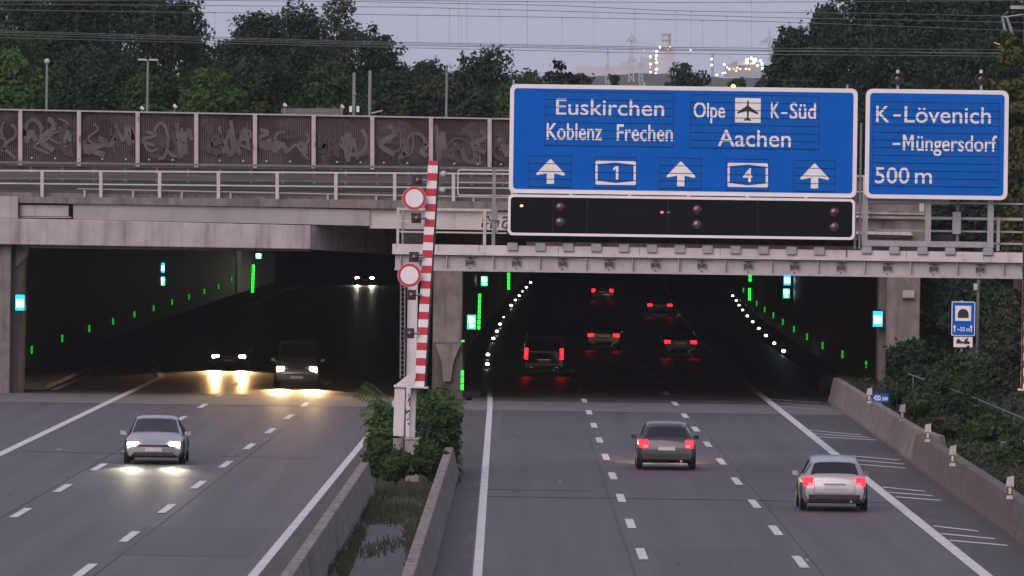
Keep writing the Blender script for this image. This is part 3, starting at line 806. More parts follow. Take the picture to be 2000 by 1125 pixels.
# ------------------------------------------------------------------ lettering
def font_mesh(txt, bold=0.012):
    cu = bpy.data.curves.new('lettering', 'FONT')
    cu.body = txt
    cu.size = 1.0
    cu.offset = bold
    cu.resolution_u = 4
    cu.extrude = 0.0
    o = bpy.data.objects.new('lettering', cu)
    C.objects.link(o)
    dg = bpy.context.evaluated_depsgraph_get()
    dg.update()
    me = bpy.data.meshes.new_from_object(o.evaluated_get(dg))
    bpy.data.objects.remove(o)
    bpy.data.curves.remove(cu)
    return me
_e = font_mesh('E', 0.0)
CAP = max(v.co.y for v in _e.vertices)
def cut_mesh(me, gaps, w):
    """remove the slivers of lettering that lie over the gaps between the sign slats"""
    bm = bmesh.new(); bm.from_mesh(me)
    for z in gaps:
        for s in (-w, w):
            bmesh.ops.bisect_plane(bm, geom=bm.verts[:] + bm.edges[:] + bm.faces[:], plane_co=(0, 0, z + s), plane_no=(0, 0, 1))
        bmesh.ops.delete(bm, geom=[f for f in bm.faces if abs(f.calc_center_median().z - z) < w], context='FACES')
    bm.to_mesh(me); bm.free()
def lettering(txt, x0, x1, ycap, ybase, Y, parent, mat, gaps=(), bold=0.012, name='lettering', gapw=0.012):
    me = font_mesh(txt, bold)
    xs = [v.co.x for v in me.vertices]
    mn, mx_ = min(xs), max(xs)
    A, B = at(x0, ybase, Y), at(x1, ybase + (x1 - x0) * .014, Y)
    Hc = at(x0, ycap, Y).z - A.z
    sx, sz = (B.x - A.x) / (mx_ - mn), Hc / CAP
    off = ROOT.get(parent.name, (0, 0, 0))
    for v in me.vertices:
        v.co = (A.x + (v.co.x - mn) * sx, Y, A.z + v.co.y * sz)
    cut_mesh(me, gaps, gapw)
    me.transform(Matrix.Translation((-off[0], -off[1], -off[2])))
    me.materials.clear()
    me.materials.append(MATS[mat])
    return link(name, me, parent)
def figure(polys, Y, parent, mat, gaps=(), name='symbol', gapw=0.012):
    """flat printed figure from outlines in photo pixels"""
    bm = bmesh.new()
    for poly in polys:
        bm.faces.new([bm.verts.new(at(x, y, Y)) for x, y in poly])
    bm.normal_update()
    bmesh.ops.triangulate(bm, faces=bm.faces[:])
    me = bpy.data.meshes.new(name); bm.to_mesh(me); bm.free()
    cut_mesh(me, gaps, gapw)
    off = ROOT.get(parent.name, (0, 0, 0))
    me.transform(Matrix.Translation((-off[0], -off[1], -off[2])))
    me.materials.append(MATS[mat])
    return link(name, me, parent)
def rrect(x0, x1, z0, z1, r, Y, n=5):
    """rounded rectangle outline, world units"""
    p = []
    for cx, cz, a0 in ((x1 - r, z1 - r, 0), (x0 + r, z1 - r, 90), (x0 + r, z0 + r, 180), (x1 - r, z0 + r, 270)):
        for i in range(n + 1):
            a = math.radians(a0 + 90 * i / n)
            p.append((cx + r * math.cos(a), Y, cz + r * math.sin(a)))
    return p
def rr_px(x0, y0, x1, y1, Y, r, grow=0.0):
    xm, ym = (x0 + x1) / 2, (y0 + y1) / 2
    return rrect(at(x0, ym, Y).x - grow, at(x1, ym, Y).x + grow, at(xm, y1, Y).z - grow, at(xm, y0, Y).z + grow, r, Y)
def frame_px(mb, x0, y0, x1, y1, Y, r, t, d):
    """a hollow rounded frame of width t"""
    o, i = rr_px(x0, y0, x1, y1, Y, r), rr_px(x0, y0, x1, y1, Y, max(r - t * .6, .02), -t)
    n, k = len(mb.v), len(o)
    mb.v += o + i + [(a, b + d, c) for a, b, c in o] + [(a, b + d, c) for a, b, c in i]
    for j in range(k):
        q = (j + 1) % k
        mb.f += [(n + j, n + q, n + k + q, n + k + j), (n + j, n + 2 * k + j, n + 2 * k + q, n + q), (n + k + j, n + k + q, n + 3 * k + q, n + 3 * k + j), (n + 2 * k + j, n + 3 * k + j, n + 3 * k + q, n + 2 * k + q)]
    return mb

# ------------------------------------------------------------------ gantry
YG = 267.0
g0 = at(800, 890, YG)
gt = thing('sign_gantry', 'grey steel sign gantry with plate girder spanning the outbound carriageway', 'gantry', (g0.x, YG, 0))
def roll(x, x0=1000.0): return .0142 * (x - x0)
def gl(x0, x1, yt, yb, Y, d, name, mat, bevel=0.0):
    """horizontal member: yt, yb are photo rows at x = 1000"""
    a = at(1000, yt, Y).z; b = at(1000, yb, Y).z
    return MB().box(at(x0, 500, Y).x, at(x1, 500, Y).x, Y, Y + d, b, a).build(name, mat, gt, bevel=bevel)
gl(772, 2080, 499.5, 527, YG + .12, .04, 'girder_web', 'gantry_grey')
gl(771, 2080, 527, 531, YG - .06, .4, 'lower_flange', 'gantry_grey')
gl(766, 2080, 494, 499.5, YG - .10, 1.7, 'upper_flange', 'flange_pale')
for k, (x0, x1) in enumerate([(766, 856), (857, 935), (936, 1090), (1091, 1248), (1249, 1406), (1407, 1548), (1550, 1652), (1655, 1770), (1771, 1920), (1921, 2080)]):
    gl(x0, x1, 479.5, 493.8, YG - .06, .05, 'side_plate', 'flange_pale')
gl(772, 2080, 499.5, 531, YG + 1.5, .05, 'rear_girder', 'gantry_grey')
for k in range(15):
    x = 782 + 90.6 * k
    if abs(x - 963) < 200 or True:
        p = at(x, 513 + roll(x), YG)
        MB().box(p.x - .012, p.x + .012, YG - .05, YG + .12, at(1000, 527, YG).z, at(1000, 500, YG).z).build('stiffener', 'gantry_grey', gt)
        q = at(x + 45, 513 + roll(x + 45), YG)
        mb = MB()
        mb.box(q.x - .17, q.x + .17, YG - .07, YG + .02, q.z + .17, q.z + .20)
        mb.box(q.x - .12, q.x + .12, YG - .02, YG + .10, q.z + .02, q.z + .06)
        mb.box(q.x - .015, q.x + .015, YG - .02, YG + .10, q.z + .05, q.z + .18)
        mb.box(q.x - .14, q.x - .10, YG - .02, YG + .10, q.z - .10, q.z + .06)
        mb.box(q.x + .10, q.x + .14, YG - .02, YG + .10, q.z - .10, q.z + .06)
        mb.box(q.x - .06, q.x + .06, YG - .03, YG + .10, q.z - .02, q.z + .05)
        mb.sphere((q.x, YG + .05, q.z + .16), .045, 6, 4)
        MB().sphere((q.x, YG + .02, q.z - .20), .03, 6, 4).build('bolt', 'clamp_dark', gt)
        mb.build('clamp', 'clamp_dark', gt)
for k in range(12):
    x = 1001 + 54.5 * k
    MB().rect(x - 10, 474 + roll(x), x + 10, 489.5 + roll(x), YG - .16, .5).build('bracket', 'galvanised', gt, bevel=.015)
# column in the median and column beyond the wall
MB().rect(794, 531, 814, 905, YG + .3, .5).build('column', 'white_metal', gt, bevel=.02)
MB().box(at(2035, 600, YG).x, at(2065, 600, YG).x, YG + .3, YG + .8, 0.3, at(1000, 530, YG).z).build('column', 'white_metal', gt, bevel=.02)
lm = MB()
for x in (783, 791):
    p, q = at(x, 548, YG), at(x - 1, 740, YG)
    lm.tube((p.x, YG + .1, p.z), (q.x, YG + .1, q.z), .03, 6)
for k in range(20):
    p = at(783, 552 + k * 9.5, YG); lm.tube((p.x, YG + .1, p.z), (p.x + .13, YG + .1, p.z), .016, 5)
lm.build('cable_ladder', 'galvanised_dark', gt)
# walkway railing at the cantilever end
def gpost(x, y0, y1, w, name='railing_post', mat='rail_white', Y=YG + .2, d=.08):
    p, q = at(x, y0, Y), at(x, y1, Y)
    MB().box(p.x - w / 2, p.x + w / 2, Y, Y + d, q.z, p.z).build(name, mat, gt)
gpost(777.5, 407, 478, .09); gpost(947, 411, 480, .1); gpost(970, 411, 454, .07)
gpost(965.5, 330, 480, .11, 'conduit', 'mast_grey', YG + .1)
gpost(966, 402, 430, .2, 'junction_box', 'mast_grey', YG + .02, .1)
for y0, x1, w in ((409.5, 972, .085), (433, 972, .04), (454, 990, .05)):
    Y = YG + .22
    MB().box(at(775, y0, Y).x, at(x1, y0, Y).x, Y, Y + .05, at(1000, y0 + 1.6, Y).z - w / 2, at(1000, y0 + 1.6, Y).z + w / 2).build('railing_bar', 'rail_white', gt)
mm = MB()
for k in range(16):
    x = 787 + 2.7 * k
    p, q = at(x, 415, YG + .9), at(x, 475, YG + .9); mm.tube(p, (p.x, p.y, q.z), .007, 4)
for k in range(14):
    y = 416 + 4.5 * k
    p, q = at(786, y, YG + .9), at(829, y, YG + .9); mm.tube(p, (q.x, q.y, p.z), .006, 4)
mm.build('mesh_panel', 'galvanised_dark', gt)
gpost(787, 412, 478, .07, 'railing_post', 'galvanised', YG + .9)
um = MB(); frame_px(um, 893, 331, 1010, 383, YG + .5, .1, .045, .05)
um.build('hoop_rail', 'rail_white', gt)
for y in (356, 367):
    MB().tube(at(895, y, YG + .52), at(1005, y + 1.5, YG + .52), .018, 6).build('railing_bar', 'rail_white', gt)
# posts that carry the exit sign
for x in (1690, 1813.5, 1935.5):
    gpost(x, 380, 478 + roll(x) * 0, .19, 'sign_post', 'galvanised', YG + .05, .15)
Yf = YG + .02
MB().box(at(1684, 476, Yf).x, at(1941, 476, Yf).x, Yf - .06, Yf + .14, at(1812, 482.5, Yf).z, at(1812, 471, Yf).z).build('sign_foot_beam', 'galvanised', gt, bevel=.01)
for x in (1693, 1747, 1802, 1856, 1930):
    MB().rect(x - 10, 486 + roll(x, 1800), x + 10, 497 + roll(x, 1800), YG - .16, .4).build('bracket', 'galvanised', gt, bevel=.015)
    MB().rect(x - 9, 480, x + 9, 488 + roll(x, 1800), YG - .02, .1).build('bracket', 'galvanised', gt)
gpost(1871, 385, 484, .1, 'conduit', 'galvanised_dark', YG + .6)
gpost(1869, 414, 457, .27, 'junction_box', 'galvanised', YG + .5, .12)
for x in (1673, 1682):
    gpost(x, 240, 486, .07, 'sign_post', 'galvanised', YG + .3)
for y, w, x0 in ((421, .09, 1700), (446, .06, 1700), (469, .06, 1700)):
    Y = YG + .9
    a = at(1900, y + 6, Y).z
    MB().box(at(1697, 430, Y).x, at(2080, 430, Y).x, Y, Y + .05, a - w / 2, a + w / 2).build('railing_bar', 'rail_white' if w > .07 else 'galvanised', gt)
for x in (1950, 2040):
    gpost(x, 424, 490, .1, 'railing_post', 'rail_white', YG + .85)
gpost(1950.5, 424, 474, .1, 'railing_post', 'rail_white', YG + .7)
for y in (397,):
    Y = YG + .9
    MB().box(at(1697, 430, Y).x, at(2080, 430, Y).x, Y, Y + .04, at(1900, y, Y).z - .03, at(1900, y, Y).z + .03).build('railing_bar', 'rail_white', gt)

# ------------------------------------------------------------------ blue direction sign with turning slats
def blue_board(root, x0, y0, x1, y1, Y, r):
    MB().ext(rr_px(x0, y0, x1, y1, Y, r), .12).build('border', 'sign_white', root)
    b = 8.0
    MB().ext(rr_px(x0 + b, y0 + b, x1 - b, y1 - b, Y - .006, r * .55), .01).build('face', 'blue_sign', root)
def slats(root, x0, y0, x1, y1, n, Y):
    """n turning slats between the photo rows y0, y1 (given at x0); returns the world heights of the gaps"""
    A = at(x0, y0, Y); B = at(x0, y1, Y); X1 = at(x1, y0 + roll(x1, x0), Y).x
    MB().box(A.x - .015, X1 + .015, Y + .018, Y + .024, B.z - .015, A.z + .015).build('slat_recess', 'sign_gap', root)
    g = []
    for i in range(n):
        za, zb = A.z + (B.z - A.z) * i / n, A.z + (B.z - A.z) * (i + 1) / n
        MB().box(A.x, X1, Y, Y + .016, zb + .011, za - .011).build('slat', 'blue_slat', root)
        g.append(za)
    g.append(B.z)
    return g
YS1 = YG - .42
ms = thing('direction_sign', 'wide blue motorway direction sign listing Euskirchen, Koblenz, Olpe and Aachen', 'road sign', at(1335, 380, YS1))
blue_board(ms, 995, 168.5, 1674, 381.5, YS1, .2)
Yt = YS1 - .03
Yl = Yt - .006
g1 = slats(ms, 1066, 179.3, 1316, 284, 7, Yt)
g2 = slats(ms, 1349, 184.7, 1600, 288.6, 7, Yt)
ga1 = slats(ms, 1034, 304, 1115.5, 364.7, 4, Yt)
gs1 = slats(ms, 1162, 307, 1243, 366.4, 4, Yt)
ga2 = slats(ms, 1289, 308.5, 1370, 368, 4, Yt)
gs2 = slats(ms, 1419, 310.7, 1501.5, 371.4, 4, Yt)
ga3 = slats(ms, 1550.5, 313, 1631, 373.4, 4, Yt)
lettering('Euskirchen', 1086, 1297, 193, 224, Yl, ms, 'sign_white', g1, .006)
lettering('Koblenz', 1067.5, 1176, 240.5, 271.7, Yl, ms, 'sign_white', g1, .013)
lettering('Frechen', 1204.5, 1314, 243, 274, Yl, ms, 'sign_white', g1, .013)
lettering('Olpe', 1354.5, 1416, 199.6, 229.5, Yl, ms, 'sign_white', g2, .013)
lettering('K', 1505.5, 1523, 200.3, 231.2, Yl, ms, 'sign_white', g2, .013)
def hyphen(x0, x1, y0, y1, parent, g):
    figure([[(x0, y0), (x1, y0), (x1, y1), (x0, y1)]], Yl, parent, 'sign_white', g, 'hyphen')
hyphen(1525.5, 1538, 219, 222.6, ms, g2)
lettering('S\u00fcd', 1542.4, 1593.5, 201, 231.8, Yl, ms, 'sign_white', g2, .013)
lettering('Aachen', 1402, 1544.5, 253.4, 285, Yl, ms, 'sign_white', g2, .006)
figure([[(1436, 191), (1486, 192), (1485.5, 240), (1435.5, 239)]], Yl, ms, 'sign_white', g2, 'pictogram_panel')
ac = 1460.7
plane = [(ac, 195), (ac + 1.6, 198), (ac + 1.8, 207), (ac + 20.5, 220.5), (ac + 19.5, 223.5), (ac + 2, 217), (ac + 1.2, 230.5), (ac + 6.8, 234.5), (ac + 5.5, 236), (ac, 235.3), (ac - 8, 235.3), (ac - 8, 233.5), (ac - 1.8, 230.5), (ac - 2, 217), (ac - 21, 222), (ac - 20.5, 219), (ac - 2, 206.5), (ac - 1.4, 198)]
figure([plane], Yl - .006, ms, 'sign_black', g2, 'aircraft_symbol')
def arrow(cx, ty, by, g):
    pts = [(cx, ty), (cx + 2, ty + 1.5), (cx + 28, ty + 29), (cx + 28, ty + 31.5), (cx + 25, ty + 32.5), (cx + 7.3, ty + 28), (cx + 6.8, by), (cx - 7.6, by), (cx - 7, ty + 28), (cx - 25.5, ty + 31.5), (cx - 28, ty + 30.5), (cx - 28, ty + 28.5), (cx - 2, ty + 1.5)]
    figure([pts], Yl, ms, 'sign_white', g, 'arrow_symbol')
arrow(1075.2, 310.4, 359, ga1)
arrow(1329.8, 315, 363.8, ga2)
arrow(1591, 319, 368, ga3)
def shield(x0, x1, y0, y1, g, txt, dx0, dx1, dy0, dy1):
    xm = (x0 + x1) / 2
    figure([[(x0 + 2, y0), (x1 - 2, y0 + 1), (x1, y0 + 3), (x1, y0 + 8), (xm, y0 + 3.2), (x0, y0 + 7), (x0, y0 + 2)],
            [(x0, y0 + 7), (x0 + 4.5, y0 + 6.4), (x0 + 4, y1 - 8), (x0, y1 - 8)],
            [(x1 - 4.5, y0 + 7.4), (x1, y0 + 8), (x1, y1 - 7), (x1 - 4.5, y1 - 7)],
            [(x0, y1 - 8), (xm, y1 - 2.8), (x1, y1 - 7), (x1, y1 - 1), (x1 - 2, y1 + 1), (x0 + 2, y1), (x0, y1 - 2)]], Yl, ms, 'sign_white', g, 'route_shield')
    if txt == '1':
        figure([[(dx0, dy0 + 4), (dx0 + 5, dy0), (dx1 + .5, dy0), (dx1, dy1), (dx1 - 4.8, dy1), (dx1 - 4.5, dy0 + 5.5), (dx0, dy0 + 8.5)]], Yl - .001, ms, 'sign_white', g, 'route_number')
    else:
        lettering(txt, dx0, dx1, dy0, dy1, Yl - .001, ms, 'sign_white', g, .015, 'route_number')
shield(1163, 1242, 314, 360.5, gs1, '1', 1197.5, 1207.5, 324.6, 350.7)
shield(1421, 1500, 318, 365, gs2, '4', 1451, 1469, 329, 355)
lm = MB().dome((at(1432, 168, YS1).x, YS1, at(1432, 168, YS1).z), .07)
MB().sphere(at(1432, 169, YS1 + .06), .07).build('lamp', 'led_orange', ms)
for x in (1250, 1258, 1003, 1655):
    MB().rect(x - 2, 161 + roll(x, 1335) , x + 2, 170 + roll(x, 1335), YS1 + .02, .05).build('lug', 'galvanised', ms)

es = thing('exit_sign', 'blue exit sign reading K-L\u00f6venich -M\u00fcngersdorf 500 m', 'road sign', at(1831, 388, YS1))
blue_board(es, 1690, 175, 1969, 389, YS1, .22)
g3 = slats(es, 1706.5, 198.9, 1952, 362.8, 11, Yt)
lettering('K', 1711.2, 1737, 207, 238, Yl, es, 'sign_white', g3, .006)
hyphen(1745, 1759.5, 223.4, 227.4, es, g3)
lettering('L\u00f6venich', 1766.4, 1935, 207.8, 238.8, Yl, es, 'sign_white', g3, .006)
hyphen(1743.6, 1758.5, 279.2, 283, es, g3)
figure([[(1763.6, 263.2), (1768.6, 263.3), (1774.2, 278.5), (1774.2, 286), (1768.2, 272), (1768, 293.3), (1763.3, 293.2)], [(1774.2, 278.5), (1779.8, 263.4), (1784.8, 263.5), (1784.6, 293.6), (1779.9, 293.5), (1780, 272), (1774.2, 286)]], Yl, es, 'sign_white', g3, 'lettering')
lettering('\u00fcngersdorf', 1789.5, 1946.5, 263.6, 293.7, Yl, es, 'sign_white', g3, .012)
lettering('500', 1709, 1776, 326.8, 357.3, Yl, es, 'sign_white', g3, .006)
lettering('m', 1786.8, 1820, 327.5, 358, Yl, es, 'sign_white', g3, .006)
for k, x in enumerate((1753.5, 1916.5)):
    wl = thing('warning_light', ('unlit black round flasher on top of the exit sign, nearer the wide direction sign', 'unlit black round flasher on top of the exit sign, by the outer corner')[k], 'signal lamp', at(x, 176, YS1), 'flashers on the exit sign')
    c = at(x, 155, YS1)
    MB().disc(c, .19, .12, 20).build('housing', 'lamp_black', wl)
    hd = MB()
    for i in range(12):
        a, b = math.pi * i / 12, math.pi * (i + 1) / 12
        hd.quad((c.x + .2 * math.cos(a), c.y - .2, c.z + .2 * math.sin(a)), (c.x + .2 * math.cos(b), c.y - .2, c.z + .2 * math.sin(b)), (c.x + .2 * math.cos(b), c.y + .1, c.z + .2 * math.sin(b)), (c.x + .2 * math.cos(a), c.y + .1, c.z + .2 * math.sin(a)))
    hd.build('hood', 'lamp_black', wl)
    MB().dome((c.x, c.y - .01, c.z), .14, .3).build('lens', 'lens_brown', wl, smooth=True)
    MB().rect(x - 3, 136.5, x + 3, 143.5, YS1 + .03, .12).build('cap', 'white_metal', wl, bevel=.01)
    MB().rect(x - 2.5, 166, x + 2.5, 177, YS1 + .03, .06).build('stem', 'galvanised', wl)

# matrix board below the direction sign
YM = YG - .5
mxr = thing('matrix_sign', 'long black matrix sign with three pairs of unlit round lamps', 'matrix sign', at(1331, 464, YM))
MB().ext(rr_px(992, 384.2, 1670, 464, YM + .03, .16), .22).build('housing', 'galvanised_dark', mxr)
frame_px(MB(), 992, 384, 1670, 464, YM, .16, .085, .06).build('frame', 'sign_white', mxr)
xs = [997, 1080, 1147, 1305, 1480, 1665]
for a, b in zip(xs, xs[1:]):
    ym = 424 + roll((a + b) / 2, 1331) * 0
    A, B = at(a, 424, YM).x, at(b, 424, YM).x
    MB().box(A + .004, B - .004, YM + .012, YM + .028, at(1331, 458.6, YM).z, at(1331, 389.4, YM).z).build('display_panel', 'matrix_black', mxr)
for x, y in ((1094, 405), (1361.7, 410), (1629.8, 414.8)):
    for dy, m in ((0, 'lens_red'), (29, 'lens_brown')):
        c = at(x - .3 * (dy > 0), y + dy, YM)
        l_ = MB().dome((c.x, YM + .012, c.z), .165, .55, 18, 6).build('lamp_lens', m, mxr, smooth=True)
for x, y, m in ((1018.7, 402, 'led_orange'), (1292.8, 414.5, 'led_red')):
    MB().rect(x - 2.5, y - 1.6, x + 2.5, y + 1.6, YM - .002, .02).build('led', m, mxr)
MB().rect(1303, 413.5, 1308, 416, YM - .002, .02).build('led', 'galvanised', mxr)

# ------------------------------------------------------------------ closing barrier with raised striped arm
def make_barrier(label):
    YA = 241.0
    base = at(785, 940, YA)
    t = thing('closing_barrier', label, 'barrier', (base.x, YA, 0))
    top, bot = Vector((847, 315)), Vector((820, 755))
    edges = [314, 323]
    y = 323.0
    while y < 740: y += 15.05; edges.append(min(y, 755))
    if edges[-1] < 755: edges.append(755)
    arm = None
    for i, (a, b) in enumerate(zip(edges, edges[1:])):
        fa, fb = (a - top.y) / (bot.y - top.y), (b - top.y) / (bot.y - top.y)
        ca, cb = top.lerp(bot, fa).x, top.lerp(bot, fb).x
        mb = MB().px([(ca - 10.6, a - .3), (ca + 8.6, a + .3), (cb + 8.6, b + .3), (cb - 10.6, b - .3)], YA - .3, .16)
        mb.build('stripe', 'sign_red' if i % 2 == 0 else 'sign_white', t)
    MB().px([(845 + 11, 316), (845 + 14.5, 316), (818 + 14.5, 755), (818 + 11, 755)], YA - .24, .14).build('edge_profile', 'lamp_black', t)
    for x, y in ((809.3, 387.4), (799.6, 537.6)):
        c = at(x, y, YA - .55)
        sg = MB().disc(c, .34, .02, 36).build('round_sign', 'sign_red', t)
        MB().disc((c.x, c.y - .004, c.z), .345, .003, 36).build('ring', 'sign_red', sg)
        MB().disc((c.x, c.y - .010, c.z), .262, .005, 36).build('disc', 'sign_white', sg)
        MB().disc((c.x, c.y - .002, c.z), .352, .014, 36).build('rim', 'sign_white', sg)
        for dx in (-.12, .12): MB().sphere((c.x + dx, c.y - .012, c.z), .012, 6, 4).build('bolt', 'galvanised', sg)
        MB().box(c.x - .2, c.x + .35, c.y + .03, c.y + .18, c.z - .03, c.z + .03).build('arm_clamp', 'galvanised', t)
    for x, y in ((815, 352), (813, 426), (808.6, 502), (803, 576), (799.5, 651)):
        c = at(x, y, YA - .5)
        lp = MB().box(c.x - .145, c.x + .145, c.y, c.y + .1, c.z - .15, c.z + .15).build('warning_lamp', 'lamp_black', t, bevel=.015)
        MB().dome((c.x + .02, c.y - .002, c.z - .01), .10, .5, 14, 5).build('lens', 'lens_red', lp, smooth=True)
        MB().tube((c.x + .13, c.y + .05, c.z), (c.x + .30, c.y + .1, c.z), .035, 8).build('lamp_arm', 'alloy', lp)
    for y, dx in ((340, 866), (371, 864)):
        c = at(dx, y, YA - .2)
        hb = MB().sphere(c, .10, 10, 6).build('rear_lamp', 'post_white', t, smooth=True)
        MB().tube((c.x - .17, c.y, c.z), c, .04, 6).build('lamp_arm', 'galvanised', hb)
    # stand
    MB().px([(769, 752.5), (836, 756), (836, 759), (769, 756)], YA - .5, .8).build('hinge_plate', 'white_metal', t)
    MB().px([(772, 752), (809, 722), (812, 728), (812, 738), (795, 753)], YA - .45, .06).build('gusset', 'white_metal', t)
    MB().px([(772, 752), (809, 722), (812, 728), (812, 738), (795, 753)], YA + .15, .06).build('gusset', 'white_metal', t)
    MB().px([(771, 757), (792, 758), (788.5, 853), (767.5, 852)], YA - .42, .34).build('leg', 'white_metal', t, bevel=.02)
    MB().px([(802, 758), (814, 758.5), (810, 855), (799, 855)], YA + .1, .3).build('leg', 'white_metal', t, bevel=.02)
    p = at(779, 856, YA - .25)
    MB().tube((p.x, p.y, -0.05), (p.x, p.y, p.z), .17, 14).build('foot_post', 'cabinet_grey', t, smooth=True)
    cab = MB().rect(792, 858, 819, 950, YA - .45, .5).build('control_cabinet', 'cabinet_grey', t, bevel=.015)
    MB().rect(794.5, 861, 816.5, 945, YA - .462, .012).build('door', 'cabinet_grey', cab)
    MB().rect(790, 855.5, 821, 858.5, YA - .5, .6).build('lid', 'galvanised', cab)
    return t
b1 = make_barrier('raised red and white striped closing arm with two round signs in the median')
b2 = copy_tree(b1)
b2.scale.x = -1.0                                          # the twin on the embankment stands the other way round, arm upright
b2.rotation_euler.y = math.radians(2.7)
b2.location.x = at(1997, 760, 241).x + (at(820, 760, 241).x - b1.location.x)
b2.location.z += 0.15
for c in list(b2.children):
    if c.name.split('.')[0] == 'rear_lamp':
        for d in list(c.children): bpy.data.objects.remove(d)
        bpy.data.objects.remove(c)
tag(b2, 'striped closing arm on the embankment, cut off by the picture edge')

# ------------------------------------------------------------------ tunnel lamps and lights
def light_box(label, x, y, Y, w, h, mode, cat='emergency sign'):
    t = thing('tunnel_sign', label, cat, at(x, y + h / 2, Y))
    MB().rect(x - w / 2 - 2.5, y - h / 2 - 2.5, x + w / 2 + 2.5, y + h / 2 + 2.5, Y, .25).build('housing', 'lamp_black', t, bevel=.01)
    m = 'light_blue' if mode == 'blue' else 'light_green_sign'
    MB().rect(x - w / 2, y - h / 2, x + w / 2, y + h / 2, Y - .02, .02).build('panel', m, t)
    if mode == 'blue':
        MB().rect(x - w * .38, y - h * .2, x + w * .38, y + h * .28, Y - .035, .01).build('pictogram', 'light_white', t)
    else:
        MB().px([(x - w * .34, y - h * .38), (x + w * .2, y - h * .36), (x + w * .40, y - h * .1), (x + w * .1, y + h * .06), (x - w * .36, y + h * .02)], Y - .035, .01).build('pictogram', 'light_white', t)
        MB().px([(x - w * .30, y + h * .26), (x, y + h * .16), (x + w * .34, y + h * .26), (x, y + h * .38)], Y - .035, .01).build('pictogram', 'light_white', t)
    return t
light_box('lit blue and white emergency box at the edge of the oncoming tube', 39, 591, 334.3, 17, 30, 'blue')
light_box('lit blue emergency sign high on the wall of the oncoming tube', 315, 523, 512, 13, 19, 'blue')
light_box('green escape sign directly under the blue one in the oncoming tube', 316, 549, 512, 13, 18, 'green')
light_box('small green escape sign above the green light bar in the oncoming tube', 505, 500, 648, 12, 11, 'green')
light_box('small green escape sign high up behind the middle pier', 946, 549, 462, 13, 19, 'green')
light_box('large green escape sign low beside the middle pier', 921, 629, 343, 17, 28, 'green')
light_box('blue emergency sign over a green one in the outbound tube', 1537.5, 547, 470, 13, 20, 'blue')
light_box('green escape sign below the blue one in the outbound tube', 1536, 573, 470, 13, 19, 'green')
light_box('large blue and white emergency box beside the outer pier of the outbound tube', 1714.5, 623, 335.4, 18, 29, 'blue')
def bar(label, x0, y0, x1, y1, n, Y):
    t = thing('light_bar', label, 'light bar', at(x1, y1, Y), 'green escape light bars')
    MB().px([(x0 - 4, y0 - 2), (x0 + 4, y0 - 2), (x1 + 4, y1 + 2), (x1 - 4, y1 + 2)], Y + .02, .1).build('backing', 'lamp_black', t)
    for i in range(n):
        a, b = i / n, (i + .82) / n
        MB().px([(x0 + (x1 - x0) * a - 2.6, y0 + (y1 - y0) * a), (x0 + (x1 - x0) * a + 2.6, y0 + (y1 - y0) * a), (x0 + (x1 - x0) * b + 2.6, y0 + (y1 - y0) * b), (x0 + (x1 - x0) * b - 2.6, y0 + (y1 - y0) * b)], Y, .04).build('lamp', 'light_green', t)
bar('tall column of seven green lamps in the oncoming tube', 495, 517, 493, 573, 7, 648)
bar('column of five green lamps just under the gantry girder', 993.5, 533, 993.5, 567, 5, 600)
bar('column of seven green lamps beside the large green escape sign', 937, 574, 935, 645, 7, 400)
bar('short column of three green lamps low beside the middle pier', 903, 724, 902.5, 764, 3, 335.9)
bar('pair of green lamps high in the outbound tube', 1465, 535, 1465, 551, 2, 582)
bar('stack of three green lamps below the green pair in the outbound tube', 1464, 563, 1464, 588, 3, 582)
bar('single tiny green lamp on the edge of the middle pier', 904, 665, 904, 668, 1, 336.2)
for k, (x, y) in enumerate([(56, 683), (129, 661), (184, 642), (226, 628), (266, 614), (303, 602), (337, 590), (370, 580), (402, 569), (432, 560), (470, 545)]):
    Y = 373 + 25.2 * k
    X = -21.93 + sL(Y)
    h = 7.0 if k < 5 else 6.0
    c = at(x, y, Y)
    t = thing('wall_marker', '%s green wall marker from the portal in the oncoming tube' % ORD[k], 'marker light', (X, Y, 1.0), 'green markers in the oncoming tube')
    MB().box(X - .02, X + .14, Y, Y + .1, c.z - .21, c.z + .21).build('housing', 'lamp_black', t)
    s = Y / 375
    frame_mb = MB()
    for (a, b, e, f) in ((.03, .05, -.17, .17), (.09, .11, -.17, .17), (.05, .09, .14, .17), (.05, .09, -.17, -.14)):
        frame_mb.box(X + a, X + b, Y - .012, Y - .002, c.z + e, c.z + f)
    frame_mb.build('lamp', 'marker_green', t)
    MB().box(X + .045, X + .095, Y - .008, Y - .002, c.z - .14, c.z + .14).build('lens', 'light_green_soft', t)
for k, (x, y) in enumerate([(1694, 713), (1651, 692), (1622, 675), (1595, 658), (1571, 643), (1550, 629), (1533, 616), (1517, 605), (1503, 593), (1490, 580), (1478, 567)]):
    Y = 365 + 24.6 * k
    X = 16.15 + sR(Y)
    c = at(x, y, Y)
    t = thing('wall_marker', '%s green wall marker from the portal in the outbound tube' % ORD[k], 'marker light', (X, Y, 1.0), 'green markers in the outbound tube')
    MB().box(X - .14, X + .02, Y, Y + .1, c.z - .21, c.z + .21).build('housing', 'lamp_black', t)
    frame_mb = MB()
    for (a, b, e, f) in ((-.11, -.09, -.17, .17), (-.05, -.03, -.17, .17), (-.09, -.05, .14, .17), (-.09, -.05, -.17, -.14)):
        frame_mb.box(X + a, X + b, Y - .012, Y - .002, c.z + e, c.z + f)
    frame_mb.build('lamp', 'marker_green', t)
    MB().box(X - .095, X - .045, Y - .008, Y - .002, c.z - .14, c.z + .14).build('lens', 'light_green_soft', t)
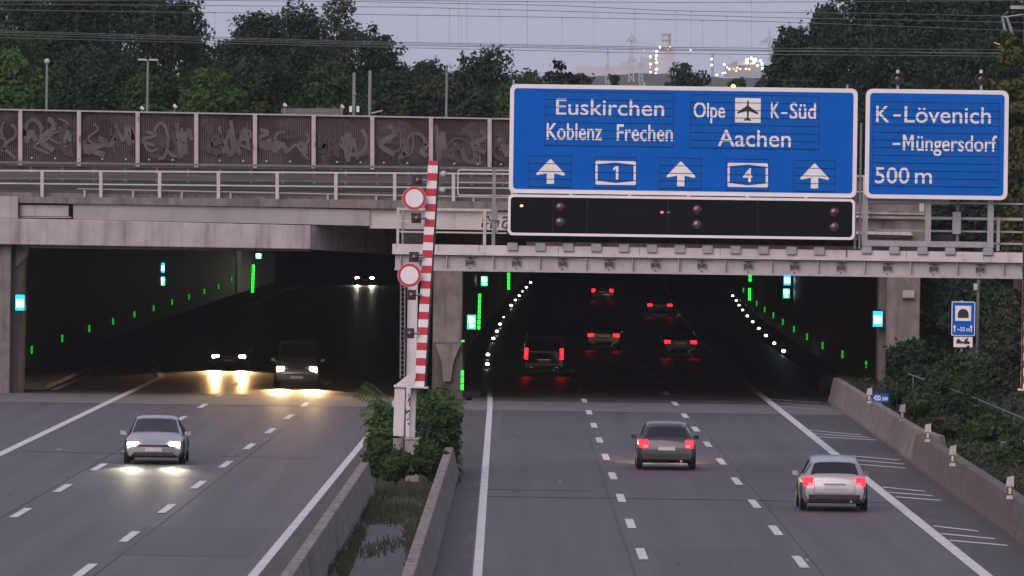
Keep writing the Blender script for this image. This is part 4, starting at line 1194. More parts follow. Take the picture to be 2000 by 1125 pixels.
def guide(label, x, y, s, group):
    p = gr(x, y, 0.22)
    t = thing('guide_light', label, 'guide light', (p.x, p.y, .15), group)
    MB().box(p.x - .13 * s, p.x + .13 * s, p.y, p.y + .25, .145, .2).build('base', 'lamp_black', t)
    MB().dome((p.x, p.y, p.z + .02), .095 * s, .8, 10, 4, .72).build('lens', 'guide_white', t, smooth=True)
for k, (x, y, s) in enumerate([(952, 712, 1), (953, 693, 1.05), (963.5, 661.5, 1), (970.5, 647.5, 1), (977, 633.5, 1), (983.5, 620, .6), (998.5, 597, 1.2), (1006.5, 586.5, 1), (1014, 578, 1), (1020.5, 569.5, .8), (1028, 561.5, 1.1), (1036.5, 552, 1.2)]):
    guide('%s white kerb light from the portal on the pier side of the outbound tube' % ORD[k], x, y, s, 'white kerb lights along the pier side')
for k, (x, y, s) in enumerate([(1530.5, 686, 1.15), (1512, 671, 1), (1496, 656, 1), (1482, 642, 1), (1470, 629, 1), (1459.5, 617.5, 1), (1450.5, 606, .9), (1443.5, 596.5, .9), (1438, 587.5, 1), (1431, 578, 1), (1426.5, 569, 1), (1423, 560.5, 1.25), (1420, 551.5, 1.1), (1418, 543.5, 1.1), (1416, 536.5, 1)]):
    guide('%s white kerb light from the portal along the outer wall of the outbound tube' % ORD[k], x, y, s, 'white kerb lights along the outer wall')

# ------------------------------------------------------------------ roadside things on the right
for k, (x, yb, yt) in enumerate([(1697.5, 786, 757), (1762, 821, 789), (1811.5, 861, 827), (1860, 908, 869), (1972, 972, 929)]):
    p = gr(x, yb, 1.0)
    Y = p.y
    lab = ['farthest white reflector post on the wall, beside the small blue kilometre sign', 'second white reflector post from the tunnel on the shoulder wall', 'white reflector post where the two wall sections overlap', 'white reflector post on the brown wall, farther from the picture edge', 'large white reflector post on the brown wall by the picture edge'][k]
    t = thing('reflector_post', lab, 'marker post', (p.x, Y, 1.0), 'reflector posts on the shoulder wall')
    h = (yb - yt) / ppm(Y)
    MB().prism([(p.x - .09, Y - .06, .97), (p.x + .09, Y - .06, .97), (p.x + .06, Y - .05, .97 + h * .16), (p.x - .06, Y - .05, .97 + h * .16)], [(p.x - .09, Y + .06, .97), (p.x + .09, Y + .06, .97), (p.x + .06, Y + .05, .97 + h * .16), (p.x - .06, Y + .05, .97 + h * .16)]).build('foot', 'post_white', t)
    MB().box(p.x - .058, p.x + .058, Y - .05, Y + .05, .97 + h * .162, .97 + h * .62).build('black_band', 'sign_black', t)
    MB().box(p.x - .035, p.x + .035, Y - .062, Y - .052, .97 + h * .22, .97 + h * .52).build('reflector', 'reflector_cream', t)
    MB().prism([(p.x - .10, Y - .06, .97 + h * .56), (p.x + .10, Y - .06, .97 + h * .56), (p.x + .10, Y - .06, 1.0 + h), (p.x - .07, Y - .06, .96 + h)], [(p.x - .10, Y + .04, .97 + h * .56), (p.x + .10, Y + .04, .97 + h * .56), (p.x + .10, Y + .04, 1.0 + h), (p.x - .07, Y + .04, .96 + h)]).build('head', 'post_white', t)
Yk = 294
km = thing('kilometre_sign', 'small blue kilometre sign reading 420,500 behind the shoulder wall', 'road sign', (at(1720, 800, Yk).x, Yk, .6))
MB().ext(rr_px(1704, 769, 1736, 785, Yk, .04), .03).build('face', 'blue_sign', km)
lettering('420', 1706.5, 1720, 772.5, 781.5, Yk - .006, km, 'sign_white', (), .03)
lettering(',500', 1721.5, 1734, 775.5, 781.8, Yk - .006, km, 'sign_white', (), .03)
MB().tube(at(1720, 770, Yk + .06), (at(1720, 770, Yk).x, Yk + .06, .4), .025, 8).build('pole', 'galvanised', km)
Yz = 318
ts = thing('tunnel_sign_board', 'blue tunnel sign with black arch symbol half hidden in the bushes', 'road sign', (at(1878, 700, Yz).x, Yz, 1.5))
MB().ext(rr_px(1858.5, 589, 1904.5, 656, Yz, .06), .05).build('border', 'sign_white', ts)
MB().ext(rr_px(1860, 590.5, 1903, 654.5, Yz - .006, .05), .006).build('face', 'blue_sign', ts)
figure([[(1866, 597), (1897, 597.5), (1896.5, 627), (1865.5, 626.5)]], Yz - .012, ts, 'sign_white', (), 'pictogram_panel')
figure([[(1870.5 + 0, 621)] + [(1881.3 - 10.6 * math.cos(math.pi * i / 12), 614 - 10.8 * math.sin(math.pi * i / 12)) for i in range(13)] + [(1892, 621)]], Yz - .018, ts, 'sign_black', (), 'tunnel_symbol')
lettering('\u21910450m', 1870, 1894, 640, 648, Yz - .012, ts, 'sign_white', (), .0) if False else lettering('~50 m', 1869.5, 1894, 638.5, 647, Yz - .012, ts, 'sign_white', (), .02)
for x in (1864.5, 1897):
    figure([[(x, 634), (x + 3.2, 640), (x + 1.1, 640), (x + 1.1, 648), (x - 1.1, 648), (x - 1.1, 640), (x - 3.2, 640)]], Yz - .012, ts, 'sign_white', (), 'arrow_symbol')
MB().rect(1862.5, 658, 1899.5, 678, Yz, .04).build('supplementary_plate', 'sign_white', ts)
figure([[(1868, 671), (1868, 664), (1872, 661), (1877, 666), (1884, 668), (1884, 671)], [(1884, 672), (1883, 665), (1887, 661), (1892, 660), (1889, 665), (1894, 668), (1894, 672)]], Yz - .008, ts, 'sign_black', (), 'truck_symbol')
MB().tube(at(1879, 586, Yz + .12), (at(1879, 700, Yz).x, Yz + .12, .8), .04, 8).build('pole', 'galvanised', ts)
cp = thing('camera_pole', 'slim grey pole with a pale camera box beside the tunnel sign', 'pole', (at(1910, 690, 320).x, 320, 1.5))
p = at(1911, 546, 320)
MB().tube((p.x, p.y, .8), (p.x, p.y, p.z), .07, 10).build('pole', 'galvanised_dark', cp, smooth=True)
MB().rect(1902, 554, 1909.5, 567, 319.8, .2).build('camera_box', 'post_white', cp, bevel=.01)
# stair handrail and little retaining wall in the shrubs
st = thing('stair_handrail', 'thin pale handrail descending through the shrubs behind the wall', 'railing', gr(1990, 900, 1.0))
hp = [at(1774, 730, 300), at(1835, 752, 290), at(1900, 776, 279), at(1970, 805, 268), at(2040, 835, 258)]
for a, b in zip(hp, hp[1:]):
    MB().tube(a, b, .028, 6).build('rail', 'galvanised_dark', st)
    MB().tube(a - Vector((0, 0, .5)), b - Vector((0, 0, .5)), .02, 6).build('rail', 'galvanised_dark', st)
for k in range(12):
    q = hp[0].lerp(hp[-1], (k + .5) / 12)
    f = (k + .5) / 12 * 4; i = min(3, int(f)); q = hp[i].lerp(hp[i + 1], f - i)
    MB().tube(q, q - Vector((0, 0, 1.1)), .025, 6).build('post', 'galvanised_dark', st)
rw = MB().px([(1964, 866), (2060, 880), (2060, 925), (1964, 912)], 246, 2.5).build('retaining_wall', 'concrete_dirty', bevel=.03)
tag(rw, 'low grey concrete wall at the foot of the stairs by the picture edge', 'wall')

# ------------------------------------------------------------------ masts and lamps beyond the noise wall
def lamp_post(label, x, yt, Y, kind):
    p = at(x, yt, Y)
    t = thing('street_lamp', label, 'street lamp', (p.x, Y, 7.6), 'street lamps beyond the noise wall')
    MB().tube((p.x, Y, 7.5), (p.x, Y, p.z), .07, 8, .05).build('pole', 'mast_grey', t)
    if kind == 'ball':
        MB().sphere((p.x, Y, p.z + .05), .13, 10, 6).build('lamp_head', 'post_white', t)
    elif kind == 'double':
        for s in (-1, 1):
            MB().box(p.x + s * .05 - (.4 if s < 0 else 0), p.x + s * .05 + (.4 if s > 0 else 0), Y - .1, Y + .1, p.z - .03, p.z + .05).build('lamp_head', 'post_white', t)
    else:
        MB().tube((p.x, Y, p.z - .02), (p.x, Y, p.z + .09), .2, 12, .06).build('lamp_head', 'post_white', t)
lamp_post('street lamp with a white ball head in front of the trees by the picture edge', 92, 122, 362, 'ball')
lamp_post('street lamp with a flat double head before the dark trees', 289, 117, 372, 'double')
lamp_post('street lamp with a mushroom head rising past the noise wall, by the wide sign', 873, 127, 362, 'mush')
for k, (x, yt) in enumerate(((692, 142), (723, 138))):
    p = at(x, yt, 358)
    t = thing('mast', ('grey tubular mast with two white antenna boxes', 'taller grey tubular mast without boxes')[k], 'mast', (p.x, 358, 7.6), 'grey masts above the noise wall')
    MB().tube((p.x, 358, 7.5), (p.x, 358, p.z), .075, 10).build('pole', 'mast_grey', t, smooth=True)
    if k == 0:
        for s in (-1, 1):
            q = at(x + 7 * s, 213, 357.8); MB().box(q.x - .06, q.x + .06, 357.8, 357.95, q.z - .13, q.z + .13).build('antenna', 'sign_white', t)
        q = at(x, 183, 358); MB().box(q.x - .1, q.x + .1, 357.9, 358.1, q.z - .03, q.z + .03).build('collar', 'mast_grey', t)
    else:
        q = at(x + 20, 218, 357.9); MB().tube((p.x, 358, q.z - .1), (q.x + .1, q.y, q.z + .05), .03, 6).build('side_arm', 'post_white', t)
sf = thing('yard_fence', 'low blue-grey mesh fence showing above the noise wall', 'fence', at(610, 224, 360))
for k in range(8):
    x = 550 + 17 * k
    MB().rect(x - .8, 210.5, x + .8, 228, 360, .05).build('post', 'galvanised_dark', sf)
    if k < 7:
        mm = MB()
        for j in range(9):
            a = at(x + 1 + j * 1.9, 212, 360.03); b = at(x + 1 + j * 1.9, 228, 360.03); mm.tube(a, (a.x, a.y, b.z), .008, 4)
        for j in range(5):
            a = at(x, 212.5 + j * 3, 360.03); b = at(x + 17, 212.5 + j * 3, 360.03); mm.tube(a, (b.x, b.y, a.z), .01, 4)
        mm.build('mesh_panel', 'galvanised', sf)
for k, (x, y) in enumerate(((277, 212), (341, 208), (556, 206), (668, 209))):
    t = thing('floodlight', ['small floodlight above the third noise wall post', 'small tilted floodlight between two noise wall posts', 'small floodlight at the near end of the mesh fence', 'small floodlight at the far end of the mesh fence'][k], 'floodlight', at(x, y + 14, 361), 'small floodlights above the noise wall')
    q = at(x, y, 361)
    MB().tube((q.x, q.y, q.z - .5), (q.x, q.y, q.z), .025, 6).build('stand', 'mast_grey', t)
    MB().tube((q.x - .06, q.y, q.z + .06), (q.x + .09, q.y, q.z - .04), .09, 8, .05).build('head', 'sign_white', t)
# catenary mast at the picture edge
cmt = thing('catenary_mast', 'railway catenary bracket with slanting struts among the leaves', 'mast', at(2006, 380, 342))
MB().rect(1998, 8, 2014, 420, 342, .3).build('mast', 'galvanised_dark', cmt)
MB().tube(at(1958, 36, 341.8), at(1967, 78, 341.8), .06, 8).build('strut', 'galvanised', cmt)
MB().tube(at(1966, 32, 341.8), at(1987, 96, 341.8), .06, 8).build('strut', 'galvanised', cmt)
MB().tube(at(1955, 34, 341.8), at(1999, 28, 341.8), .025, 8).build('arm', 'post_white', cmt)
MB().rect(1974, 11, 2006, 17.5, 341.6, .5).build('beam', 'concrete', cmt)
MB().tube(at(1941, 83, 341.8), at(1955, 88, 341.8), .03, 8).build('insulator', 'post_white', cmt)
MB().tube(at(1954, 35, 341.8), at(1970, 22, 341.8), .03, 8).build('strut', 'wire', cmt)

# ------------------------------------------------------------------ trees and shrubs
def leaves(rng, lobes, n, size, flat=0.35, long=1.0):
    """many small folded leaf clumps spread through the lobes' outer shells"""
    L = np.array(lobes)
    wgt = L[:, 3] * L[:, 5] + L[:, 3] * L[:, 4]
    idx = rng.choice(len(L), n, p=wgt / wgt.sum())
    d = rng.normal(size=(n, 3)); d /= np.linalg.norm(d, axis=1)[:, None]
    rad = np.where(rng.random(n) < .8, rng.uniform(.72, 1.06, n), rng.uniform(.3, .75, n))
    bump = 1 + .12 * np.sin(d[:, 0] * 7 + idx) * np.cos(d[:, 2] * 6 + idx * 2)
    c = L[idx, :3] + d * L[idx, 3:6] * (rad * bump)[:, None]
    k = int(n * .16)                                       # sprigs that reach out of the crown in tufts
    ns = max(8, k // 16)
    li = rng.integers(0, len(L), ns)
    sd = rng.normal(size=(ns, 3)); sd[:, 2] = np.abs(sd[:, 2]) * .8 + .15; sd /= np.linalg.norm(sd, axis=1)[:, None]
    ln = rng.uniform(.25, .85, ns)
    q = rng.integers(0, ns, k)
    f = rng.random(k)
    c[:k] = L[li[q], :3] + sd[q] * L[li[q], 3:6] * (.9 + f * ln[q])[:, None] + rng.normal(size=(k, 3)) * (size * .8)
    d[:k] = sd[q]
    nrm = d + rng.normal(size=(n, 3)) * .65 + np.array([0, 0, flat]); nrm /= np.linalg.norm(nrm, axis=1)[:, None]
    t = np.cross(nrm, rng.normal(size=(n, 3))); t /= np.linalg.norm(t, axis=1)[:, None]
    b = np.cross(nrm, t)
    s = size * rng.uniform(.55, 1.35, n)[:, None]
    fold = nrm * s * .25
    V = np.stack([c - t * s * long, c - b * s * .55 + fold, c + t * s * long, c + b * s * .55 + fold], 1).reshape(-1, 3)
    Fc = np.arange(n * 4).reshape(n, 4)
    return V, Fc
def np_mesh(name, V, Fc, mat):
    me = bpy.data.meshes.new(name)
    n = len(Fc)
    me.vertices.add(len(V)); me.vertices.foreach_set('co', V.astype(np.float32).ravel())
    me.loops.add(n * 4); me.loops.foreach_set('vertex_index', Fc.astype(np.int32).ravel())
    me.polygons.add(n); me.polygons.foreach_set('loop_start', np.arange(0, n * 4, 4, dtype=np.int32))
    me.update(); me.validate()
    me.materials.append(MATS[mat])
    return me
def crown_shape(rng, kind, wid, hz):
    """lobes (centre, radii) filling a crown 2*wid wide and hz high, in metres, base at z = 0"""
    lob = []
    m = min(wid, hz / 2)
    n, lo, hi, sq = {'round': (40, .22, .42, .8), 'tall': (52, .24, .46, .85), 'wide': (44, .24, .44, .75), 'sparse': (15, .16, .30, .6)}[kind]
    n = int(n * max(1.0, min(1.8, hz / (2 * wid))))
    for k in range(n):
        d = rng.normal(size=3); d /= np.linalg.norm(d)
        r = rng.random() ** .45
        s = rng.uniform(lo, hi) * m
        if kind == 'tall':
            f = rng.uniform(.06, .93) ** .9
            env = wid * (1.0 if f < .45 else math.sqrt(max(.04, 1 - ((f - .45) / .56) ** 2.4)))
            a = rng.uniform(0, 2 * math.pi)
            q = max(0, env - s * .9) * math.sqrt(rng.random())
            p = (q * math.cos(a), q * math.sin(a), max(s * .5, f * hz - s * .5))
        elif kind == 'wide':
            f = rng.random() ** .8
            env = wid * math.sqrt(max(.05, 1 - f ** 2.2))
            a = rng.uniform(0, 2 * math.pi)
            q = max(0, env - s * .8) * math.sqrt(rng.random())
            p = (q * math.cos(a), q * math.sin(a), max(s * .3, f * (hz - s * .7)))
        else:
            e = (max(.1, wid - s * .9), max(.1, wid - s * .9), max(.1, hz * .5 - s * .75))
            p = (d[0] * e[0] * r, d[1] * e[1] * r, hz * .5 + d[2] * e[2] * r)
        lob.append((p[0], p[1], p[2], s, s, s * sq))
    return lob
TREEN = [0]
def tree(label, cx, top, wpx, Y, base, kind, mat, var=0, n=7000, leaf=None, name='tree', cat='tree', group='trees beyond the railway'):
    """crown centred on photo column cx, its top at photo row top, wpx photo pixels wide, standing at distance Y on height base"""
    P = at(cx, top, Y)
    wid = wpx * (1.0 if name == 'shrub' or kind == 'sparse' else 1.12) / ppm(Y) / 2
    h = P.z - base
    lo = h * (.02 if name == 'shrub' else .12)
    hz = h - lo
    t = thing(name, label, cat, (P.x, Y, base), group)
    TREEN[0] += 1
    rng = np.random.default_rng(1000 + TREEN[0])
    lob = crown_shape(rng, kind, wid, hz)
    V, Fc = leaves(rng, lob, int(n * 1.75), leaf or .135)
    link('crown', np_mesh('crown', V, Fc, mat), t, (0, 0, lo))
    tb = MB()
    r0 = max(.03, h * .018)
    prev = Vector((0, 0, -.3))
    for k in range(5):
        q = Vector((rng.uniform(-.03, .03) * wid, rng.uniform(-.03, .03) * wid, (lo + hz * .85) * (k + 1) / 5))
        tb.tube(prev, q, r0 * (1 - k * .18), 8, r0 * (1 - (k + 1) * .18)); prev = q
    for x, y, z, a_, b_, c_ in lob[::4]:
        tb.tube((0, 0, max(.05, lo + z * .55)), (x * .9, y * .9, lo + z), r0 * .35, 5, r0 * .1)
    tb.build('trunk', 'bark', None).parent = t
    return t
B = 7.5
tree('pale green leafy tree cut off by the picture edge above the noise wall', -15, -60, 250, 385, B, 'round', 'leaf_mid', 1, 9000)
tree('low bright green tree in the corner behind the noise wall', 20, 95, 170, 375, B, 'wide', 'leaf_light', 2, 8000)
tree('tall dark tree behind the ball-headed street lamp', 140, -70, 230, 440, B, 'tall', 'leaf_dark', 1, 10000)
tree('tall dark tree between the ball-headed and the double-headed street lamps', 235, -75, 220, 470, B, 'tall', 'leaf_dark', 2, 10000)
tree('broad dark green tree whose crown slopes down to the gap of sky', 330, -28, 200, 430, B, 'tall', 'leaf_dark', 3, 10000)
tree('dark green tree bordering the gap of sky on its lower side', 385, 52, 130, 445, B, 'round', 'leaf_mid', 3, 8000)
tree('small light green tree behind the double-headed street lamp', 285, 142, 110, 374, B, 'wide', 'leaf_mid', 4, 6000)
tree('rounded bright green tree standing low before the dark wood', 415, 124, 150, 378, B, 'round', 'leaf_light', 5, 8000)
tree('dark tree with ragged twin tops beside the gap of sky', 505, 8, 150, 450, B, 'tall', 'leaf_dark', 4, 9000)
tree('dark tree directly behind the yard fence', 575, -8, 170, 455, B, 'tall', 'leaf_dark', 5, 9000)
tree('airy grey-green tree rising to the top of the picture above the masts', 665, -8, 120, 470, B, 'round', 'leaf_grey', 6, 6000)
tree('dark broad tree right of the two grey masts', 735, 48, 190, 440, B, 'round', 'leaf_dark', 7, 9500)
tree('reddish-tinged green tree low behind the masts', 640, 105, 160, 390, B, 'wide', 'leaf_mid', 6, 8000)
tree('dark low tree between the bright round tree and the yard fence', 510, 110, 150, 395, B, 'wide', 'leaf_dark', 7, 8000)
tree('dark undergrowth tree in front of the tall wood near the ball-headed lamp', 170, 80, 190, 400, B, 'wide', 'leaf_dark', 8, 9000)
tree('dark slim tree peeping over the crowns left of the mushroom lamp', 850, 92, 60, 520, B, 'sparse', 'leaf_dark', 1, 2600)
tree('dull brown-green tree behind the mushroom-headed lamp', 862, 135, 130, 395, B, 'round', 'leaf_grey', 8, 7500)
tree('dark green bushy tree below the dark broad tree and above the noise wall', 770, 140, 150, 388, B, 'wide', 'leaf_dark', 9, 8000)
tree('round-topped dark tree standing free against the sky left of the wide sign', 970, 66, 185, 470, B, 'round', 'leaf_dark', 9, 10000)
tree('light green tree before the round-topped one, by the corner of the wide sign', 1010, 128, 170, 420, B, 'round', 'leaf_mid', 10, 9000)
tree('bluish dark bush low between the mushroom lamp and the wide sign', 935, 170, 110, 372, B, 'wide', 'leaf_dark', 10, 6000)
tree('dark purple-leaved tree above the wide sign', 1098, 110, 85, 455, B, 'round', 'leaf_purple', 11, 6000)
tree('sparse brownish tree with open twigs above the wide sign', 1165, 126, 90, 480, B, 'sparse', 'leaf_grey', 2, 2600)
tree('small dark tree with bent branches above the wide sign', 1205, 140, 70, 480, B, 'sparse', 'leaf_dark', 3, 2000)
tree('round dark tree in front of the power station above the wide sign', 1348, 98, 108, 500, B, 'round', 'leaf_dark', 12, 8000)
tree('low tree top peeping over the wide sign under the plant lights', 1440, 152, 70, 520, B, 'wide', 'leaf_mid', 11, 4000)
tree('second low tree top peeping over the wide sign near the tall wood', 1490, 155, 70, 520, B, 'wide', 'leaf_grey', 12, 4000)
tree('tall feathery tree on the edge of the dark wood facing the plant', 1550, 36, 110, 430, B, 'tall', 'leaf_dark', 6, 8000)
tree('dark tree with a pointed top on the edge of the wood', 1615, -6, 110, 440, B, 'tall', 'leaf_dark', 7, 8500)
tree('huge dark tree behind the gap between the two blue signs', 1690, -60, 210, 425, B, 'tall', 'leaf_dark', 8, 11000)
tree('huge dark tree behind the flashers of the exit sign', 1800, -80, 230, 420, B, 'tall', 'leaf_dark', 9, 11000)
tree('huge dark tree behind the outer corner of the exit sign', 1910, -80, 220, 418, B, 'tall', 'leaf_dark', 10, 11000)
tree('dark tree at the picture edge behind the catenary bracket', 2000, -60, 190, 415, B, 'round', 'leaf_dark', 13, 10000)
tree('dark low tree filling the wood behind the exit sign', 1740, 60, 240, 405, B, 'wide', 'leaf_dark', 13, 10000)
tree('dark low tree under the pointed one, just above the wide sign', 1600, 90, 190, 412, B, 'wide', 'leaf_dark', 14, 9000)
tree('dark low tree in the wood beside the exit sign corner', 1890, 70, 220, 400, B, 'wide', 'leaf_dark', 15, 10000)
tree('yellow-green tree leaning in at the picture edge beside the exit sign', 1995, 40, 120, 330, 4.0, 'round', 'leaf_yellow', 14, 7000, name='tree')
tree('dark green tree filling the wood behind the second and third noise wall posts', 215, 120, 190, 385, B, 'wide', 'leaf_dark', 0, 8000)
tree('dark green tree above the fourth noise wall post, behind the bright round tree', 470, 70, 150, 410, B, 'round', 'leaf_dark', 0, 8000)
tree('dim green tree behind the first noise wall post', 95, 60, 120, 405, B, 'round', 'leaf_dark', 0, 7000)
tree('dim green tree low behind the mesh fence', 600, 60, 130, 415, B, 'round', 'leaf_dark', 0, 8000)
tree('dull green tree low between the masts and the mushroom lamp', 815, 115, 130, 400, B, 'round', 'leaf_grey', 0, 7000)
tree('dark green tree low behind the mushroom lamp and the round-topped tree', 905, 120, 110, 405, B, 'round', 'leaf_dark', 0, 7000)
tree('dark green tree partly hidden by the corner of the wide sign', 1060, 120, 110, 440, B, 'round', 'leaf_mid', 0, 6000)
tree('dark tree closing the bottom of the gap of sky', 440, 56, 130, 460, B, 'round', 'leaf_dark', 0, 7000)
tree('dark tree low on the skyline between the masts and the mushroom lamp', 838, 90, 110, 480, B, 'round', 'leaf_dark', 0, 6000)
tree('dull green tree low on the skyline beside the purple-leaved one', 1135, 138, 85, 470, B, 'wide', 'leaf_grey', 0, 4500)
tree('dark tree behind the first noise wall post rising to the top of the picture', 45, -60, 150, 430, B, 'tall', 'leaf_dark', 0, 8000)
# dark thicket behind the gantry on the slope
G2 = 'thicket on the slope behind the gantry'
tree('dark thicket tree behind the posts of the exit sign', 1850, 340, 170, 352, 2.0, 'wide', 'leaf_dark', 16, 9000, group=G2)
tree('dark thicket tree behind the gantry railing by the picture edge', 1950, 300, 190, 346, 2.5, 'wide', 'leaf_dark', 17, 9500, group=G2)
tree('dark bush beside the outer pier above the kilometre sign', 1815, 520, 130, 340, 1.0, 'wide', 'leaf_dark', 18, 8000, name='shrub', cat='shrub', group=G2)
tree('dark bush around the foot of the camera pole', 1915, 500, 180, 334, 1.2, 'wide', 'leaf_dark', 19, 9000, name='shrub', cat='shrub', group=G2)
tree('olive bush at the picture edge beside the tunnel sign', 1975, 560, 120, 312, 1.2, 'wide', 'leaf_grey', 20, 8000, name='shrub', cat='shrub', group=G2)
G3 = 'roadside shrubs on the embankment'
def shrub(label, cx, top, w, Y, base, mat, var, n=5000, leaf=.11, group=G3, kind='wide'):
    return tree(label, cx, top, w, Y, base, kind, mat, var, n, leaf, 'shrub', 'shrub', group)
shrub('dark shrub hiding the foot of the outer pier', 1785, 655, 130, 324, .7, 'leaf_dark', 21, 5500, kind='round')
shrub('green shrub covering the lower edge of the tunnel sign pole', 1880, 690, 140, 309, .9, 'leaf_mid', 22, 6500)
shrub('olive shrub beside the camera pole', 1968, 600, 105, 305, 1.0, 'leaf_grey', 23, 6500, kind='round')
shrub('dark shrub behind the small kilometre sign', 1790, 722, 120, 302, .7, 'leaf_dark', 24, 5500)
shrub('grey-green shrub under the upper end of the stair handrail', 1828, 735, 130, 287, .7, 'leaf_grey', 25, 6000)
shrub('green shrub by the second reflector post from the tunnel', 1810, 775, 85, 284, .7, 'leaf_mid', 26, 4500, kind='round')
shrub('large dark shrub below the handrail behind the overlapping walls', 1868, 770, 160, 271, .6, 'leaf_dark', 27, 8000)
shrub('grey-green shrub spreading behind the overlapping walls', 1852, 812, 90, 266, .6, 'leaf_grey', 0, 5000, kind='round')
shrub('dark green shrub before the low retaining wall', 1935, 805, 130, 258, .6, 'leaf_mid', 28, 7000)
shrub('low weedy shrub between the two posts of the brown wall', 1905, 880, 110, 247, .5, 'leaf_grey', 0, 5000)
shrub('leafy shrub at the picture edge behind the largest reflector post', 1990, 860, 110, 241, .5, 'leaf_mid', 29, 6000)
shrub('olive shrub crowding the picture edge above the handrail', 1985, 655, 130, 290, .9, 'leaf_grey', 30, 7000, kind='round')
shrub('dim green shrub above the handrail between the tunnel sign and the picture edge', 1925, 715, 110, 294, .9, 'leaf_mid', 0, 5500)
rng = np.random.default_rng(21)
n = 46000
gx = 13.7 + rng.random(n) ** 1.3 * 15
gy = rng.uniform(185, 358, n)
gz = np.interp(gx, [p[0] for p in prof], [p[1] for p in prof]) + rng.random(n) * (.12 + .3 * (np.sin(gx * 1.3 + gy * .21) * .5 + .5))
sz = rng.uniform(.07, .15, n)
t1 = rng.normal(size=(n, 3)); t1 /= np.linalg.norm(t1, axis=1)[:, None]
t2 = np.cross(t1, rng.normal(size=(n, 3))); t2 /= np.linalg.norm(t2, axis=1)[:, None]
cc = np.stack([gx, gy, gz], 1)
VV = np.stack([cc - t1 * sz[:, None], cc - t2 * sz[:, None] * .5, cc + t1 * sz[:, None], cc + t2 * sz[:, None] * .5], 1).reshape(-1, 3)
uo = link('undergrowth', np_mesh('undergrowth', VV, np.arange(n * 4).reshape(n, 4), 'leaf_grey'))
tag(uo, 'low tangled weeds and ivy covering the embankment slope', 'undergrowth', None, 'stuff')
# median plants
G4 = 'bushes in the median'
shrub('loose green bush growing behind the striped arm in front of the middle pier', 850, 740, 112, 250, 0, 'leaf_light', 31, 3600, .085, G4, 'round')
shrub('leafy green bush rising beside the cabinet of the closing barrier', 862, 785, 84, 245, 0, 'leaf_mid', 32, 3000, .08, G4, 'tall')
shrub('mid green bush at the foot of the barrier post beside the oncoming lanes', 748, 785, 84, 244, 0, 'leaf_light', 33, 3000, .08, G4, 'round')
shrub('low weedy bush spreading over the barrier end beside the oncoming lanes', 738, 850, 60, 240, 0, 'leaf_mid', 0, 2200, .07, G4, 'round')
shrub('low green bush directly in front of the barrier cabinet', 775, 878, 100, 237.5, 0, 'leaf_mid', 34, 3600, .065, G4, 'round')
shrub('low green bush between the barrier cabinet and the concrete barrier', 840, 855, 78, 238, 0, 'leaf_mid', 35, 3200, .07, G4, 'round')
fr = thing('sapling', 'young sapling with feathery fronds spreading over the oncoming lane edge', 'plant', (at(765, 850, 246).x, 246, 0), G4)
fm = MB()
rng = random.Random(3)
for (a, b) in (((770, 800), (712, 757)), ((770, 810), (700, 775)), ((772, 805), (725, 795)), ((768, 820), (708, 812)), ((850, 790), (895, 765)), ((850, 800), (903, 800))):
    A, Bq = at(*a, 246), at(*b, 246 + rng.uniform(-.5, .5))
    for k in range(13):
        f = (k + 1) / 13
        c = A.lerp(Bq, f); c.z += math.sin(f * 2.4) * .18
        d = (Bq - A).normalized()
        ln = .30 * (1 - .5 * f)
        for s in (-1, 1):
            e = c + Vector((-.05 * s + d.x * .12, rng.uniform(-.1, .1), -s * ln * .9 - .05))
            m1 = c.lerp(e, .5)
            fm.quad(c, m1 + d * .035, e, m1 - d * .035)
fm.build('leaves', 'leaf_light', fr)
MB().tube((at(772, 860, 246).x, 246, 0), at(772, 800, 246), .03, 6, .015).build('stem', 'bark', fr)
# tufts of grass along the median barriers (nobody could count the blades)
rng = np.random.default_rng(8)
Vs = []
for (xa, ya, xb, yb, n) in ((735, 962, 830, 962, 700), (640, 1120, 700, 975, 500), (800, 1120, 840, 960, 600), (705, 985, 820, 1005, 700), (700, 1010, 790, 1018, 300), (668, 1125, 706, 1040, 500), (806, 1120, 800, 1030, 420), (690, 1090, 795, 1060, 160), (880, 930, 895, 900, 160), (893, 925, 880, 960, 120)):
    for i in range(n):
        t = rng.random()
        p = gr(xa + (xb - xa) * t + rng.normal() * 5, ya + (yb - ya) * t + rng.normal() * 6, -.02)
        h, w = rng.uniform(.06, .22), rng.uniform(.012, .03)
        dx, dy = rng.normal() * .06, rng.normal() * .06
        Vs += [(p.x - w, p.y, -.02), (p.x + w, p.y, -.02), (p.x + dx + w * .3, p.y + dy, h), (p.x + dx, p.y + dy, h)]
Vs = np.array(Vs)
go = link('grass', np_mesh('grass', Vs, np.arange(len(Vs)).reshape(-1, 4), 'leaf_grey'))
tag(go, 'short weeds and grass growing between the median barriers', 'grass', None, 'stuff')
for (lab, x, y, w) in (('thin yellow-green sapling above the noise wall right of the masts', 785, 178, 36), ('thin sapling above the noise wall left of the yard fence', 516, 176, 28), ('tiny sapling beside the first floodlight', 243, 192, 24)):
    tree(lab, x, y, w, 356, 10.0, 'sparse', 'leaf_yellow', 4, 900, .09, 'sapling', 'tree', 'saplings behind the noise wall')

